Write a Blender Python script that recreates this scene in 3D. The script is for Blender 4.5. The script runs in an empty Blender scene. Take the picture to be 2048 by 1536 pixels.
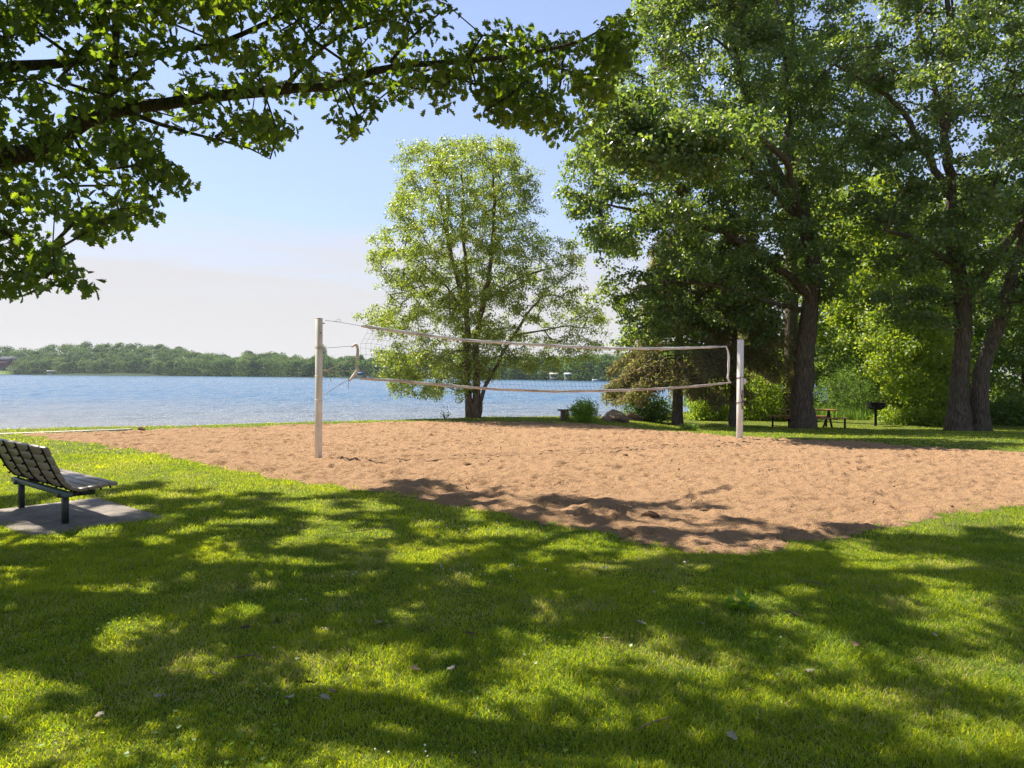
import bpy, math
import numpy as np
from mathutils import Matrix, Vector

# ------------------------------------------------------------------ camera, sky, sun, exposure
sc = bpy.context.scene
C = sc.collection
FPX, CX, CY, EYE = 1450.0, 1024.0, 768.0, 1.6        # focal length and centre in pixels of the 2048 px wide photo
PITCH, ROLL = 17.5/1450, 0.007
FWD = np.array([0, math.cos(PITCH), -math.sin(PITCH)])
UP0 = np.array([0, math.sin(PITCH), math.cos(PITCH)])
RIGHT = np.array([1, 0, 0]) + ROLL*UP0; RIGHT /= np.linalg.norm(RIGHT)
UP = np.cross(RIGHT, FWD)
cam = bpy.data.cameras.new('camera'); camo = bpy.data.objects.new('camera', cam); C.objects.link(camo)
M = Matrix.Identity(4)
for i in range(3):
    M[i][0] = RIGHT[i]; M[i][1] = UP[i]; M[i][2] = -FWD[i]
M[2][3] = EYE
camo.matrix_world = M
cam.sensor_width = 36; cam.lens = FPX/2048*36
cam.clip_end = 5000; cam.clip_start = 0.05
sc.camera = camo

SUN_EL = math.radians(55)
SH = np.array([-0.80, 0.60])                          # horizontal direction towards the sun
SUN_DIR = np.array([SH[0]*math.cos(SUN_EL), SH[1]*math.cos(SUN_EL), math.sin(SUN_EL)])
world = bpy.data.worlds.new('World'); sc.world = world; world.use_nodes = True
nt = world.node_tree; N = nt.nodes; L = nt.links; N.clear()
def nd(t, **kw):
    n = N.new(t)
    for k, v in kw.items(): setattr(n, k, v)
    return n
out = nd('ShaderNodeOutputWorld'); bg = nd('ShaderNodeBackground')
sky = nd('ShaderNodeTexSky', sky_type='NISHITA', sun_disc=False)
sky.sun_elevation = SUN_EL; sky.sun_rotation = math.atan2(SH[0], SH[1])
sky.air_density = 1.0; sky.dust_density = 0.6; sky.ozone_density = 1.6; sky.altitude = 200
tc = nd('ShaderNodeTexCoord'); sep = nd('ShaderNodeSeparateXYZ'); L.new(tc.outputs['Generated'], sep.inputs[0])
mp = nd('ShaderNodeMapping'); mp.inputs['Scale'].default_value = (1.6, 1.6, 16); L.new(tc.outputs['Generated'], mp.inputs[0])
nz = nd('ShaderNodeTexNoise'); nz.inputs['Scale'].default_value = 1.7; nz.inputs['Detail'].default_value = 9; nz.inputs['Roughness'].default_value = 0.62; nz.inputs['Distortion'].default_value = 0.5
L.new(mp.outputs[0], nz.inputs['Vector'])
ma = nd('ShaderNodeMath', operation='MULTIPLY_ADD'); L.new(nz.outputs[0], ma.inputs[0]); ma.inputs[1].default_value = 0.20; L.new(sep.outputs['Z'], ma.inputs[2])
mr = nd('ShaderNodeMapRange', interpolation_type='SMOOTHSTEP'); L.new(ma.outputs[0], mr.inputs[0])
mr.inputs[1].default_value = 0.32; mr.inputs[2].default_value = 0.19; mr.inputs[3].default_value = 0.0; mr.inputs[4].default_value = 0.9
# faint veil higher up
mr2 = nd('ShaderNodeMapRange', interpolation_type='SMOOTHSTEP'); L.new(sep.outputs['Z'], mr2.inputs[0])
mr2.inputs[1].default_value = 0.75; mr2.inputs[2].default_value = 0.02; mr2.inputs[3].default_value = 0.22; mr2.inputs[4].default_value = 0.62
SKY_GAIN = 0.077
tint = nd('ShaderNodeMix', data_type='RGBA', blend_type='MULTIPLY'); tint.inputs[0].default_value = 1
L.new(sky.outputs[0], tint.inputs[6]); tint.inputs[7].default_value = (0.93, 0.97, 1.07, 1)
m1 = nd('ShaderNodeMix', data_type='RGBA'); L.new(mr2.outputs[0], m1.inputs[0]); L.new(tint.outputs[2], m1.inputs[6]); m1.inputs[7].default_value = (3.5, 4.0, 5.5, 1)
m2 = nd('ShaderNodeMix', data_type='RGBA'); L.new(mr.outputs[0], m2.inputs[0]); L.new(m1.outputs[2], m2.inputs[6]); m2.inputs[7].default_value = (4.35, 4.2, 4.15, 1)
L.new(m2.outputs[2], bg.inputs[0]); bg.inputs[1].default_value = SKY_GAIN; L.new(bg.outputs[0], out.inputs[0])

sl = bpy.data.lights.new('sun', 'SUN'); sl.energy = 5.0; sl.angle = math.radians(0.53); sl.color = (1.0, 0.94, 0.84)
so = bpy.data.objects.new('sun', sl); C.objects.link(so)
so.rotation_euler = Vector(SUN_DIR).to_track_quat('Z', 'Y').to_euler(); so.location = (-20, 15, 40)
sc.view_settings.view_transform = 'Standard'; sc.view_settings.look = 'None'; sc.view_settings.gamma = 1
sc.view_settings.exposure = 1.27
cy = sc.cycles
cy.max_bounces = 7; cy.diffuse_bounces = 3; cy.glossy_bounces = 3; cy.transmission_bounces = 4; cy.transparent_max_bounces = 6
cy.sample_clamp_indirect = 6; cy.caustics_reflective = False; cy.caustics_refractive = False
cy.use_denoising = True; cy.denoising_prefilter = 'NONE'; cy.sample_clamp_direct = 4; cy.use_adaptive_sampling = True; cy.adaptive_threshold = 0.008

# ------------------------------------------------------------------ helpers
rng = np.random.default_rng(7)
def smooth(a, b, x):
    t = np.clip((x-a)/(b-a), 0, 1); return t*t*(3-2*t)
def vnoise(x, y, s, seed=0):
    r = np.random.default_rng(seed).random((256, 256))
    x = np.asarray(x)/s + 1000.3; y = np.asarray(y)/s + 1000.7
    xi = np.floor(x).astype(int); yi = np.floor(y).astype(int); fx = x-xi; fy = y-yi
    fx = fx*fx*(3-2*fx); fy = fy*fy*(3-2*fy)
    a = r[xi%256, yi%256]; b = r[(xi+1)%256, yi%256]; c = r[xi%256, (yi+1)%256]; d = r[(xi+1)%256, (yi+1)%256]
    return (a*(1-fx)+b*fx)*(1-fy)+(c*(1-fx)+d*fx)*fy - 0.5
def inpoly(px, py, poly):
    px = np.asarray(px, float); py = np.asarray(py, float); r = np.zeros(px.shape, bool); n = len(poly)
    for i in range(n):
        x1, y1 = poly[i]; x2, y2 = poly[(i+1) % n]
        if y1 == y2: continue
        c = ((y1 > py) != (y2 > py)) & (px < (x2-x1)*(py-y1)/(y2-y1)+x1)
        r ^= c
    return r
def polydist(px, py, poly, closed=True):
    px = np.asarray(px, float); py = np.asarray(py, float); d = np.full(px.shape, 1e9); n = len(poly)
    for i in range(n if closed else n-1):
        x1, y1 = poly[i]; x2, y2 = poly[(i+1) % n]; dx, dy = x2-x1, y2-y1
        t = np.clip(((px-x1)*dx+(py-y1)*dy)/(dx*dx+dy*dy+1e-9), 0, 1)
        d = np.minimum(d, np.hypot(px-x1-t*dx, py-y1-t*dy))
    return d

SHORE = [(-90, -30), (-30, 9.5), (-20, 16.0), (-13.9, 20.3), (-8, 23.6), (-4, 25.8), (-1.0, 28.2), (2, 28.6), (4.2, 30.5), (6, 37), (9, 42), (13, 47), (25, 60), (45, 90), (75, 160), (120, 300), (700, 300), (700, -60), (-90, -60)]
WATER_Z = -0.9
def land_z(x, y):
    x = np.asarray(x, float); y = np.asarray(y, float)
    s = smooth(2, 8, x)
    z = -np.minimum(0.045*np.maximum(0, y-19), 0.55)*s
    return z + 0.03*vnoise(x, y, 3.0, 3)*smooth(0, 3, y)
def ground_z(x, y):
    x = np.asarray(x, float); y = np.asarray(y, float)
    inside = inpoly(x, y, SHORE); d = polydist(x, y, SHORE)*np.where(inside, 1, -1)
    z = land_z(x, y)
    near = np.where(d > 0.15, z, z + (-1.7-z)*smooth(0.15, -1.6, d))
    return near - 0.16*smooth(0.25, 0.9, polydist(x, y, SAND)*np.where(inpoly(x, y, SAND), 1, -1))
def ray(px, py):
    d = FWD*FPX + RIGHT*(px-CX) - UP*(py-CY); return d/d[1]
def at(px, py, D):                    # the point seen at a photo pixel, D metres ahead
    d = ray(px, py)*D; return np.array([d[0], d[1], EYE+d[2]])
def on_ground(px, py):
    d = ray(px, py); Ds = np.geomspace(1.2, 400, 6000)
    z = EYE + d[2]*Ds - land_z(d[0]*Ds, Ds)
    k = np.argmax(z < 0); D = Ds[k] if z[k] < 0 else 400
    return np.array([d[0]*D, D, float(land_z(d[0]*D, D))])
def project(P):
    P = np.asarray(P, float); v = P - np.array([0, 0, EYE]); f = v@FWD
    f = np.where(f < 0.05, 0.05, f)
    return CX + FPX*(v@RIGHT)/f, CY - FPX*(v@UP)/f, v@FWD

def mesh(name, verts, faces, mat=None, parent=None, smooth_=False, tone=None, fsize=None):
    """verts (n,3); faces: (m,k) int array, or flat loop array + fsize array of face sizes"""
    me = bpy.data.meshes.new(name); verts = np.asarray(verts, np.float32)
    if fsize is None:
        if isinstance(faces, np.ndarray):
            fs = np.full(len(faces), faces.shape[1], np.int32); loops = faces.astype(np.int32).ravel()
        else:
            fs = np.array([len(f) for f in faces], np.int32); loops = np.array([i for f in faces for i in f], np.int32)
    else: fs = np.asarray(fsize, np.int32); loops = np.asarray(faces, np.int32)
    me.vertices.add(len(verts)); me.vertices.foreach_set('co', verts.ravel())
    me.loops.add(len(loops)); me.loops.foreach_set('vertex_index', loops)
    me.polygons.add(len(fs)); st = np.zeros(len(fs), np.int32); st[1:] = np.cumsum(fs)[:-1]
    me.polygons.foreach_set('loop_start', st); me.polygons.foreach_set('loop_total', fs)
    if smooth_: me.polygons.foreach_set('use_smooth', np.ones(len(fs), bool))
    me.update(calc_edges=True)
    if tone is not None:
        a = me.attributes.new('tone', 'FLOAT', 'POINT'); a.data.foreach_set('value', np.asarray(tone, np.float32))
    if mat: me.materials.append(mat)
    o = bpy.data.objects.new(name, me); C.objects.link(o)
    if parent: o.parent = parent
    return o
def tag(o, label=None, cat=None, group=None, kind=None):
    if label: o['label'] = label
    if cat: o['category'] = cat
    if group: o['group'] = group
    if kind: o['kind'] = kind
    return o
def thing(name, label, cat, loc=(0, 0, 0), rz=0, group=None):
    o = bpy.data.objects.new(name, None); C.objects.link(o); o.location = [float(v) for v in loc]; o.rotation_euler = (0, 0, rz)
    o.empty_display_size = 0.2
    return tag(o, label, cat, group)

class MB:                              # collects pieces into one mesh
    def __init__(s): s.v = []; s.f = []
    def add(s, v, f):
        b = len(s.v); s.v += [tuple(map(float, q)) for q in v]; s.f += [tuple(b+i for i in g) for g in f]
    def box(s, c, sz, X=(1, 0, 0), Y=(0, 1, 0), Z=(0, 0, 1), bev=0.0):
        c = np.array(c, float); X, Y, Z = (np.array(a, float) for a in (X, Y, Z)); h = np.array(sz)/2.0
        if bev <= 0:
            v = [c+X*h[0]*i+Y*h[1]*j+Z*h[2]*k for k in (-1, 1) for j in (-1, 1) for i in (-1, 1)]
            s.add(v, [(0, 2, 3, 1), (4, 5, 7, 6), (0, 1, 5, 4), (2, 6, 7, 3), (0, 4, 6, 2), (1, 3, 7, 5)]); return
        b = min(bev, h.min()*0.9); idx = {}; v = []
        for k in (-1, 1):
            for j in (-1, 1):
                for i in (-1, 1):
                    for ax in range(3):
                        q = np.array([i*h[0], j*h[1], k*h[2]]); q -= np.array([i, j, k])*b*np.array([a != ax for a in range(3)])
                        idx[(i, j, k, ax)] = len(v); v.append(c+X*q[0]+Y*q[1]+Z*q[2])
        f = []
        for ax in range(3):
            o1, o2 = [a for a in range(3) if a != ax]
            for sg in (-1, 1):
                r = []
                for (p, q) in ((-1, -1), (1, -1), (1, 1), (-1, 1)):
                    t = [0, 0, 0]; t[ax] = sg; t[o1] = p; t[o2] = q; r.append(idx[(t[0], t[1], t[2], ax)])
                f.append(tuple(r))
            for p in (-1, 1):          # edges parallel to ax
                for q in (-1, 1):
                    r = []
                    for e, a in ((-1, o1), (-1, o2), (1, o2), (1, o1)):
                        t = [0, 0, 0]; t[ax] = e; t[o1] = p; t[o2] = q; r.append(idx[(t[0], t[1], t[2], a)])
                    f.append(tuple(r))
        for k in (-1, 1):
            for j in (-1, 1):
                for i in (-1, 1): f.append(tuple(idx[(i, j, k, a)] for a in range(3)))
        s.add(v, f)
    def bar(s, a, b, w, h=None, up=(0, 0, 1)):
        a = np.array(a, float); b = np.array(b, float); d = b-a; l = np.linalg.norm(d); d /= l
        u = np.array(up, float); sd = np.cross(d, u); sd /= np.linalg.norm(sd); u = np.cross(sd, d)
        s.box((a+b)/2, (l, w, h or w), d, sd, u)
    def tube(s, pts, r, n=8, cap=True):
        pts = np.asarray(pts, float); r = np.broadcast_to(np.asarray(r, float), (len(pts),))
        v, f = tube_np(pts, r, n); s.add(v, [tuple(q) for q in f])
        if cap: s.add([v[i] for i in range(n)], [tuple(range(n))[::-1]]); s.add([v[(len(pts)-1)*n+i] for i in range(n)], [tuple(range(n))])
    def build(s, name, mat, parent=None, sm=False):
        o = mesh(name, np.array(s.v), s.f, mat, parent, sm)
        me = o.data
        import bmesh
        b = bmesh.new(); b.from_mesh(me); bmesh.ops.recalc_face_normals(b, faces=b.faces); b.to_mesh(me); b.free()
        if sm:
            try: me.set_sharp_from_angle(angle=math.radians(35))
            except Exception: pass
        return o
def tube_np(pts, r, n):
    m = len(pts); t = np.gradient(pts, axis=0) if m > 2 else np.repeat((pts[-1]-pts[0])[None], m, 0)
    t /= np.linalg.norm(t, axis=1)[:, None]+1e-9
    ref = np.array([0, 0, 1.0]) if abs(t[:, 2]).mean() < 0.8 else np.array([1.0, 0, 0])
    a = np.cross(t, ref); a /= np.linalg.norm(a, axis=1)[:, None]+1e-9; b = np.cross(t, a)
    an = np.arange(n)*2*math.pi/n
    v = pts[:, None]+r[:, None, None]*(a[:, None]*np.cos(an)[None, :, None]+b[:, None]*np.sin(an)[None, :, None])
    i = np.arange(m-1)[:, None]*n; j = np.arange(n)[None]; k = (j+1) % n
    f = np.stack([i+j, i+k, i+n+k, i+n+j], -1).reshape(-1, 4)
    return v.reshape(-1, 3), f

# ------------------------------------------------------------------ materials
def material(name):
    m = bpy.data.materials.new(name); m.use_nodes = True; m.node_tree.nodes.clear(); return m, m.node_tree
class G:                               # small node graph helper
    def __init__(s, name): s.m, s.t = material(name); s.o = s.n('ShaderNodeOutputMaterial')
    def n(s, ty, **kw):
        x = s.t.nodes.new(ty)
        for k, v in kw.items(): setattr(x, k, v)
        return x
    def l(s, a, b): s.t.links.new(a, b)
    def noise(s, scale, detail=4, rough=0.55, coord='Object', stretch=None):
        tc = s.n('ShaderNodeTexCoord'); v = tc.outputs[coord]
        if stretch:
            mp = s.n('ShaderNodeMapping'); mp.inputs['Scale'].default_value = stretch; s.l(v, mp.inputs[0]); v = mp.outputs[0]
        x = s.n('ShaderNodeTexNoise'); x.inputs['Scale'].default_value = scale; x.inputs['Detail'].default_value = detail; x.inputs['Roughness'].default_value = rough
        s.l(v, x.inputs['Vector']); return x.outputs[0]
    def ramp(s, fac, stops):
        r = s.n('ShaderNodeValToRGB'); s.l(fac, r.inputs[0]); e = r.color_ramp.elements
        while len(e) < len(stops): e.new(0.5)
        for q, (p, c) in zip(e, stops): q.position = p; q.color = (*c, 1)
        return r.outputs[0]
    def mix(s, fac, a, b, mode='MIX'):
        x = s.n('ShaderNodeMix', data_type='RGBA', blend_type=mode)
        for v, i in ((fac, 0), (a, 6), (b, 7)):
            if hasattr(v, 'links') or hasattr(v, 'is_linked'): s.l(v, x.inputs[i])
            else: x.inputs[i].default_value = v if i == 0 else (*v, 1)
        return x.outputs[2]
    def bump(s, h, strength, dist, normal=None):
        b = s.n('ShaderNodeBump'); b.inputs['Strength'].default_value = strength; b.inputs['Distance'].default_value = dist; s.l(h, b.inputs['Height'])
        if normal: s.l(normal, b.inputs['Normal'])
        return b.outputs[0]
    def bsdf(s, color, rough=0.6, spec=0.3, normal=None, metal=0):
        p = s.n('ShaderNodeBsdfPrincipled')
        if hasattr(color, 'is_linked'): s.l(color, p.inputs['Base Color'])
        else: p.inputs['Base Color'].default_value = (*color, 1)
        if hasattr(rough, 'is_linked'): s.l(rough, p.inputs['Roughness'])
        else: p.inputs['Roughness'].default_value = rough
        p.inputs['Specular IOR Level'].default_value = spec; p.inputs['Metallic'].default_value = metal
        if normal: s.l(normal, p.inputs['Normal'])
        return p
    def done(s, shader): s.l(shader, s.o.inputs[0]); return s.m
def leafmat(name, dark, light, tdark, tlight, tw=0.45, rough=0.42, spec=0.45, accent=None):
    g = G(name); a = g.n('ShaderNodeAttribute', attribute_name='tone').outputs['Fac']
    st = [(0.0, dark), (0.85, light)]; ts = [(0.0, tdark), (0.85, tlight)]
    if accent: st.append((1.0, accent)); ts.append((1.0, accent))
    p = g.bsdf(g.ramp(a, st), rough, spec)
    t = g.n('ShaderNodeBsdfTranslucent'); g.l(g.ramp(a, ts), t.inputs[0])
    x = g.n('ShaderNodeMixShader'); x.inputs[0].default_value = tw; g.l(p.outputs[0], x.inputs[1]); g.l(t.outputs[0], x.inputs[2])
    return g.done(x.outputs[0])
def simple(name, c1, c2, scale=8, rough=0.7, spec=0.3, bump=0.2, bd=0.01, stretch=None, metal=0):
    g = G(name); n = g.noise(scale, 6, 0.6, stretch=stretch); n2 = g.noise(scale*0.21, 3)
    col = g.mix(g.ramp(n2, [(0.35, (0, 0, 0)), (0.7, (1, 1, 1))]), g.ramp(n, [(0.3, c1), (0.7, c2)]), tuple(0.75*a for a in c1))
    return g.done(g.bsdf(col, rough, spec, g.bump(n, bump, bd), metal).outputs[0])

M_oak = leafmat('oak_leaf', (0.018, 0.048, 0.014), (0.055, 0.11, 0.024), (0.13, 0.25, 0.012), (0.42, 0.55, 0.02), 0.48, 0.40, 0.6)
M_oakfar = leafmat('oak_leaf_far', (0.032, 0.07, 0.024), (0.105, 0.165, 0.042), (0.15, 0.27, 0.022), (0.46, 0.56, 0.055), 0.47, 0.38, 0.6, (0.42, 0.42, 0.2))
M_birch = leafmat('birch_leaf', (0.065, 0.13, 0.02), (0.19, 0.26, 0.04), (0.24, 0.38, 0.015), (0.58, 0.64, 0.045), 0.48, 0.34, 0.6, (0.58, 0.54, 0.24))
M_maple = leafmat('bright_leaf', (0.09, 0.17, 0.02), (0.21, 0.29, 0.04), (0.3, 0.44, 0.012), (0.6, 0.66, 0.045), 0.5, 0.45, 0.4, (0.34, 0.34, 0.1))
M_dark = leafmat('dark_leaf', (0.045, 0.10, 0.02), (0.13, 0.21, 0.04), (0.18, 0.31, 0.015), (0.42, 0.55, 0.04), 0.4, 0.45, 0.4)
M_spruce = leafmat('spruce_needle', (0.11, 0.12, 0.04), (0.26, 0.25, 0.09), (0.28, 0.3, 0.05), (0.52, 0.48, 0.12), 0.42, 0.5, 0.3, (0.34, 0.22, 0.11))
M_bush = leafmat('bush_leaf', (0.08, 0.17, 0.018), (0.20, 0.33, 0.03), (0.32, 0.52, 0.015), (0.58, 0.74, 0.035), 0.5, 0.4, 0.4)
M_farwood = leafmat('far_leaf', (0.035, 0.08, 0.022), (0.12, 0.19, 0.045), (0.08, 0.16, 0.03), (0.22, 0.31, 0.06), 0.35, 0.7, 0.1)
M_pale = leafmat('pale_leaf', (0.10, 0.15, 0.06), (0.20, 0.26, 0.12), (0.14, 0.2, 0.05), (0.28, 0.34, 0.12), 0.35, 0.7, 0.1)
M_grass = leafmat('grass_blade', (0.06, 0.135, 0.022), (0.21, 0.285, 0.026), (0.28, 0.42, 0.014), (0.75, 0.77, 0.02), 0.5, 0.55, 0.2, (0.52, 0.43, 0.17))
M_dry = leafmat('dry_leaf', (0.25, 0.17, 0.09), (0.50, 0.42, 0.30), (0.2, 0.12, 0.05), (0.4, 0.3, 0.18), 0.2, 0.6, 0.3)
M_weed = leafmat('weed_leaf', (0.08, 0.15, 0.03), (0.16, 0.26, 0.05), (0.16, 0.28, 0.02), (0.3, 0.44, 0.05), 0.5, 0.5, 0.3)

def barkmat(name, c1, c2, sc_=14):
    g = G(name); n = g.noise(sc_, 6, 0.65, stretch=(1, 1, 0.16)); v = g.n('ShaderNodeTexVoronoi'); v.inputs['Scale'].default_value = sc_*1.3
    tc = g.n('ShaderNodeTexCoord'); mp = g.n('ShaderNodeMapping'); mp.inputs['Scale'].default_value = (1, 1, 0.14); g.l(tc.outputs['Object'], mp.inputs[0]); g.l(mp.outputs[0], v.inputs['Vector'])
    h = g.n('ShaderNodeMath', operation='MULTIPLY'); g.l(n, h.inputs[0]); g.l(v.outputs['Distance'], h.inputs[1])
    col = g.ramp(h.outputs[0], [(0.05, c1), (0.42, c2)]); n2 = g.noise(1.1, 3)
    col = g.mix(g.ramp(n2, [(0.45, (0, 0, 0)), (0.75, (0.5, 0.5, 0.5))]), col, (0.11, 0.115, 0.07))
    return g.done(g.bsdf(col, 0.9, 0.1, g.bump(h.outputs[0], 1.0, 0.05)).outputs[0])
M_bark = barkmat('oak_bark', (0.04, 0.029, 0.02), (0.165, 0.12, 0.084), 17)
M_bark_near = barkmat('limb_bark', (0.03, 0.024, 0.018), (0.12, 0.095, 0.07), 30)
M_bark_birch = barkmat('birch_bark', (0.07, 0.045, 0.03), (0.24, 0.17, 0.125), 22)
M_bark_spruce = barkmat('spruce_bark', (0.06, 0.045, 0.035), (0.19, 0.15, 0.125), 20)

g = G('lawn_soil'); n = g.noise(60, 5); n2 = g.noise(1.3, 4)
col = g.mix(g.ramp(n2, [(0.35, (0, 0, 0)), (0.7, (1, 1, 1))]), g.ramp(n, [(0.3, (0.03, 0.05, 0.01)), (0.7, (0.10, 0.13, 0.022))]), (0.11, 0.12, 0.028))
tcg = g.n('ShaderNodeTexCoord'); sg = g.n('ShaderNodeSeparateXYZ'); g.l(tcg.outputs['Object'], sg.inputs[0]); mg = g.n('ShaderNodeMapRange'); g.l(sg.outputs['Y'], mg.inputs[0]); mg.inputs[1].default_value = 150; mg.inputs[2].default_value = 200
col = g.mix(mg.outputs[0], col, (0.03, 0.045, 0.018))      # forest floor on the far hills
M_ground = g.done(g.bsdf(col, 0.95, 0.05, g.bump(n, 0.6, 0.02)).outputs[0])
g = G('sand'); n = g.noise(55, 6, 0.7); n2 = g.noise(0.7, 5); n3 = g.noise(260, 3, 0.8)
col = g.ramp(n, [(0.25, (0.23, 0.134, 0.068)), (0.45, (0.38, 0.228, 0.122)), (0.8, (0.50, 0.312, 0.175))])
col = g.mix(g.ramp(n2, [(0.4, (0, 0, 0)), (0.65, (0.45, 0.45, 0.45))]), col, (0.35, 0.21, 0.115))
col = g.mix(g.ramp(n3, [(0.30, (0.75, 0.75, 0.75)), (0.36, (0, 0, 0))]), col, (0.17, 0.09, 0.05))
M_sand = g.done(g.bsdf(col, 0.95, 0.1, g.bump(n3, 0.5, 0.01, g.bump(n, 0.9, 0.045, g.bump(g.noise(17, 3), 0.8, 0.10)))).outputs[0])
g = G('lake_water')
tcw = g.n('ShaderNodeTexCoord')
def wnoise(scale, stretch, detail=3, rough=0.5, dist=0.6):
    mp = g.n('ShaderNodeMapping'); mp.inputs['Scale'].default_value = stretch; mp.inputs['Rotation'].default_value = (0, 0, 0.25); g.l(tcw.outputs['Object'], mp.inputs[0])
    x = g.n('ShaderNodeTexNoise'); x.inputs['Scale'].default_value = scale; x.inputs['Detail'].default_value = detail; x.inputs['Roughness'].default_value = rough; x.inputs['Distortion'].default_value = dist
    g.l(mp.outputs[0], x.inputs['Vector']); return x.outputs[0]
w1 = wnoise(1.6, (0.55, 1.3, 1), 4, 0.6); w2 = wnoise(7.0, (0.7, 1.5, 1), 3, 0.6); w3 = wnoise(0.25, (0.5, 1.6, 1), 3)
nb = g.bump(w2, 1.0, 0.10, g.bump(w1, 0.6, 0.3))
sx = g.n('ShaderNodeSeparateXYZ'); g.l(tcw.outputs['Object'], sx.inputs[0])
shal = g.n('ShaderNodeMapRange'); g.l(sx.outputs['Y'], shal.inputs[0]); shal.inputs[1].default_value = 26; shal.inputs[2].default_value = 75; shal.inputs[3].default_value = 1; shal.inputs[4].default_value = 0
col = g.mix(shal.outputs[0], (0.065, 0.135, 0.215), (0.20, 0.195, 0.18))
p = g.bsdf(col, 0.12, 0.5, nb); p.inputs['IOR'].default_value = 1.33
M_water = g.done(p.outputs[0])
M_white = simple('white_paint', (0.78, 0.76, 0.71), (0.84, 0.82, 0.78), 9, 0.45, 0.4, 0.1, 0.003)
M_cream = simple('cream_paint', (0.74, 0.68, 0.60), (0.8, 0.75, 0.67), 7, 0.5, 0.4, 0.1, 0.003, stretch=(1, 1, 0.3))
M_tape = simple('net_tape', (0.56, 0.49, 0.42), (0.66, 0.60, 0.53), 12, 0.8, 0.2, 0.5, 0.006)
M_tape_w = simple('net_tape_white', (0.74, 0.71, 0.66), (0.80, 0.78, 0.74), 12, 0.8, 0.2, 0.5, 0.006)
M_cord = simple('net_cord', (0.04, 0.04, 0.045), (0.08, 0.08, 0.085), 30, 0.8, 0.1)
M_rope = simple('rope', (0.5, 0.44, 0.34), (0.66, 0.60, 0.50), 40, 0.8, 0.1)
M_rust = simple('rusty_iron', (0.10, 0.04, 0.02), (0.24, 0.10, 0.05), 25, 0.8, 0.2)
M_steel = simple('green_steel', (0.012, 0.02, 0.016), (0.02, 0.03, 0.025), 10, 0.4, 0.5, 0.1, 0.002)
M_beam = simple('pale_green_steel', (0.09, 0.13, 0.105), (0.12, 0.165, 0.135), 10, 0.5, 0.4, 0.1, 0.002)
M_black = simple('black_steel', (0.008, 0.008, 0.009), (0.02, 0.018, 0.017), 12, 0.7, 0.2, 0.2, 0.003)
M_wood_grey = simple('weathered_slat', (0.28, 0.215, 0.14), (0.40, 0.32, 0.22), 18, 0.45, 0.5, 0.4, 0.004, stretch=(0.12, 1, 1))
M_wood_red = simple('red_brown_board', (0.36, 0.15, 0.055), (0.48, 0.22, 0.095), 14, 0.6, 0.3, 0.4, 0.004, stretch=(0.1, 1, 1))
M_wood_old = simple('old_brown_wood', (0.13, 0.085, 0.06), (0.21, 0.145, 0.10), 14, 0.85, 0.2, 0.5, 0.01)
M_conc = simple('concrete', (0.20, 0.17, 0.14), (0.30, 0.26, 0.22), 22, 0.9, 0.2, 0.4, 0.004)
M_conc_pale = simple('pale_concrete', (0.50, 0.44, 0.37), (0.60, 0.54, 0.47), 22, 0.9, 0.2, 0.4, 0.004)
M_rock = simple('tan_rock', (0.20, 0.135, 0.085), (0.40, 0.29, 0.19), 5, 0.9, 0.2, 0.9, 0.06)
M_brick = simple('dark_red_wall', (0.10, 0.035, 0.03), (0.14, 0.055, 0.045), 2, 0.9, 0.1)
M_roof = simple('slate_roof', (0.05, 0.052, 0.062), (0.08, 0.08, 0.095), 2, 0.8, 0.1)
M_glass = simple('dark_glass', (0.02, 0.025, 0.03), (0.03, 0.035, 0.04), 2, 0.1, 0.5)
M_blue = simple('blue_cover', (0.03, 0.10, 0.35), (0.05, 0.15, 0.45), 3, 0.6, 0.3)
M_canopy = simple('cream_canopy', (0.55, 0.48, 0.36), (0.7, 0.62, 0.48), 3, 0.7, 0.2)
M_farwhite = simple('boat_white', (0.6, 0.6, 0.62), (0.7, 0.7, 0.72), 3, 0.5, 0.3)
M_petal = simple('clover_petal', (0.6, 0.58, 0.5), (0.8, 0.78, 0.72), 40, 0.8, 0.2)

# ------------------------------------------------------------------ the setting
SAND_PX = [(40, 868), (60, 872), (230, 895), (400, 930), (600, 968), (760, 988), (900, 1008), (1000, 1034), (1150, 1064), (1300, 1093), (1400, 1110), (1480, 1116), (1560, 1106), (1620, 1094), (1700, 1070), (1850, 1044), (2048, 1018), (2500, 985), (3000, 965),
           (2600, 935), (2048, 905), (1860, 894), (1700, 883), (1560, 877), (1480, 874), (1380, 866), (1320, 861), (1200, 850), (1080, 845), (960, 843), (800, 844), (600, 850), (300, 860)]
SAND = [tuple(on_ground(x, y)[:2]) for x, y in SAND_PX]
# ground sheet: irregular grid, fine near, coarse far
def axis(lo, hi, fine_lo, fine_hi, step, grow=1.16):
    a = list(np.arange(fine_lo, fine_hi+1e-6, step)); s = step; v = fine_hi
    while v < hi: s *= grow; v += s; a.append(min(v, hi))
    s = step; v = fine_lo; b = []
    while v > lo: s *= grow; v -= s; b.append(max(v, lo))
    return np.array(b[::-1]+a)
FAR_D = [(-400, 660), (0, 620), (300, 575), (600, 520), (900, 430), (1230, 335), (1500, 290), (2300, 240)]
def far_D(px): return np.interp(px, [a for a, b in FAR_D], [b for a, b in FAR_D])
TOPS = [(-400, 706), (0, 695), (45, 698), (60, 702), (90, 697), (130, 692), (200, 690), (300, 692), (340, 694), (400, 705), (440, 712), (480, 716), (495, 706), (555, 710), (580, 716), (625, 719), (645, 703), (662, 722), (690, 714), (730, 720), (800, 712), (900, 716), (1000, 719), (1060, 714), (1100, 718), (1160, 712), (1240, 712), (1500, 706), (2300, 700)]
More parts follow.
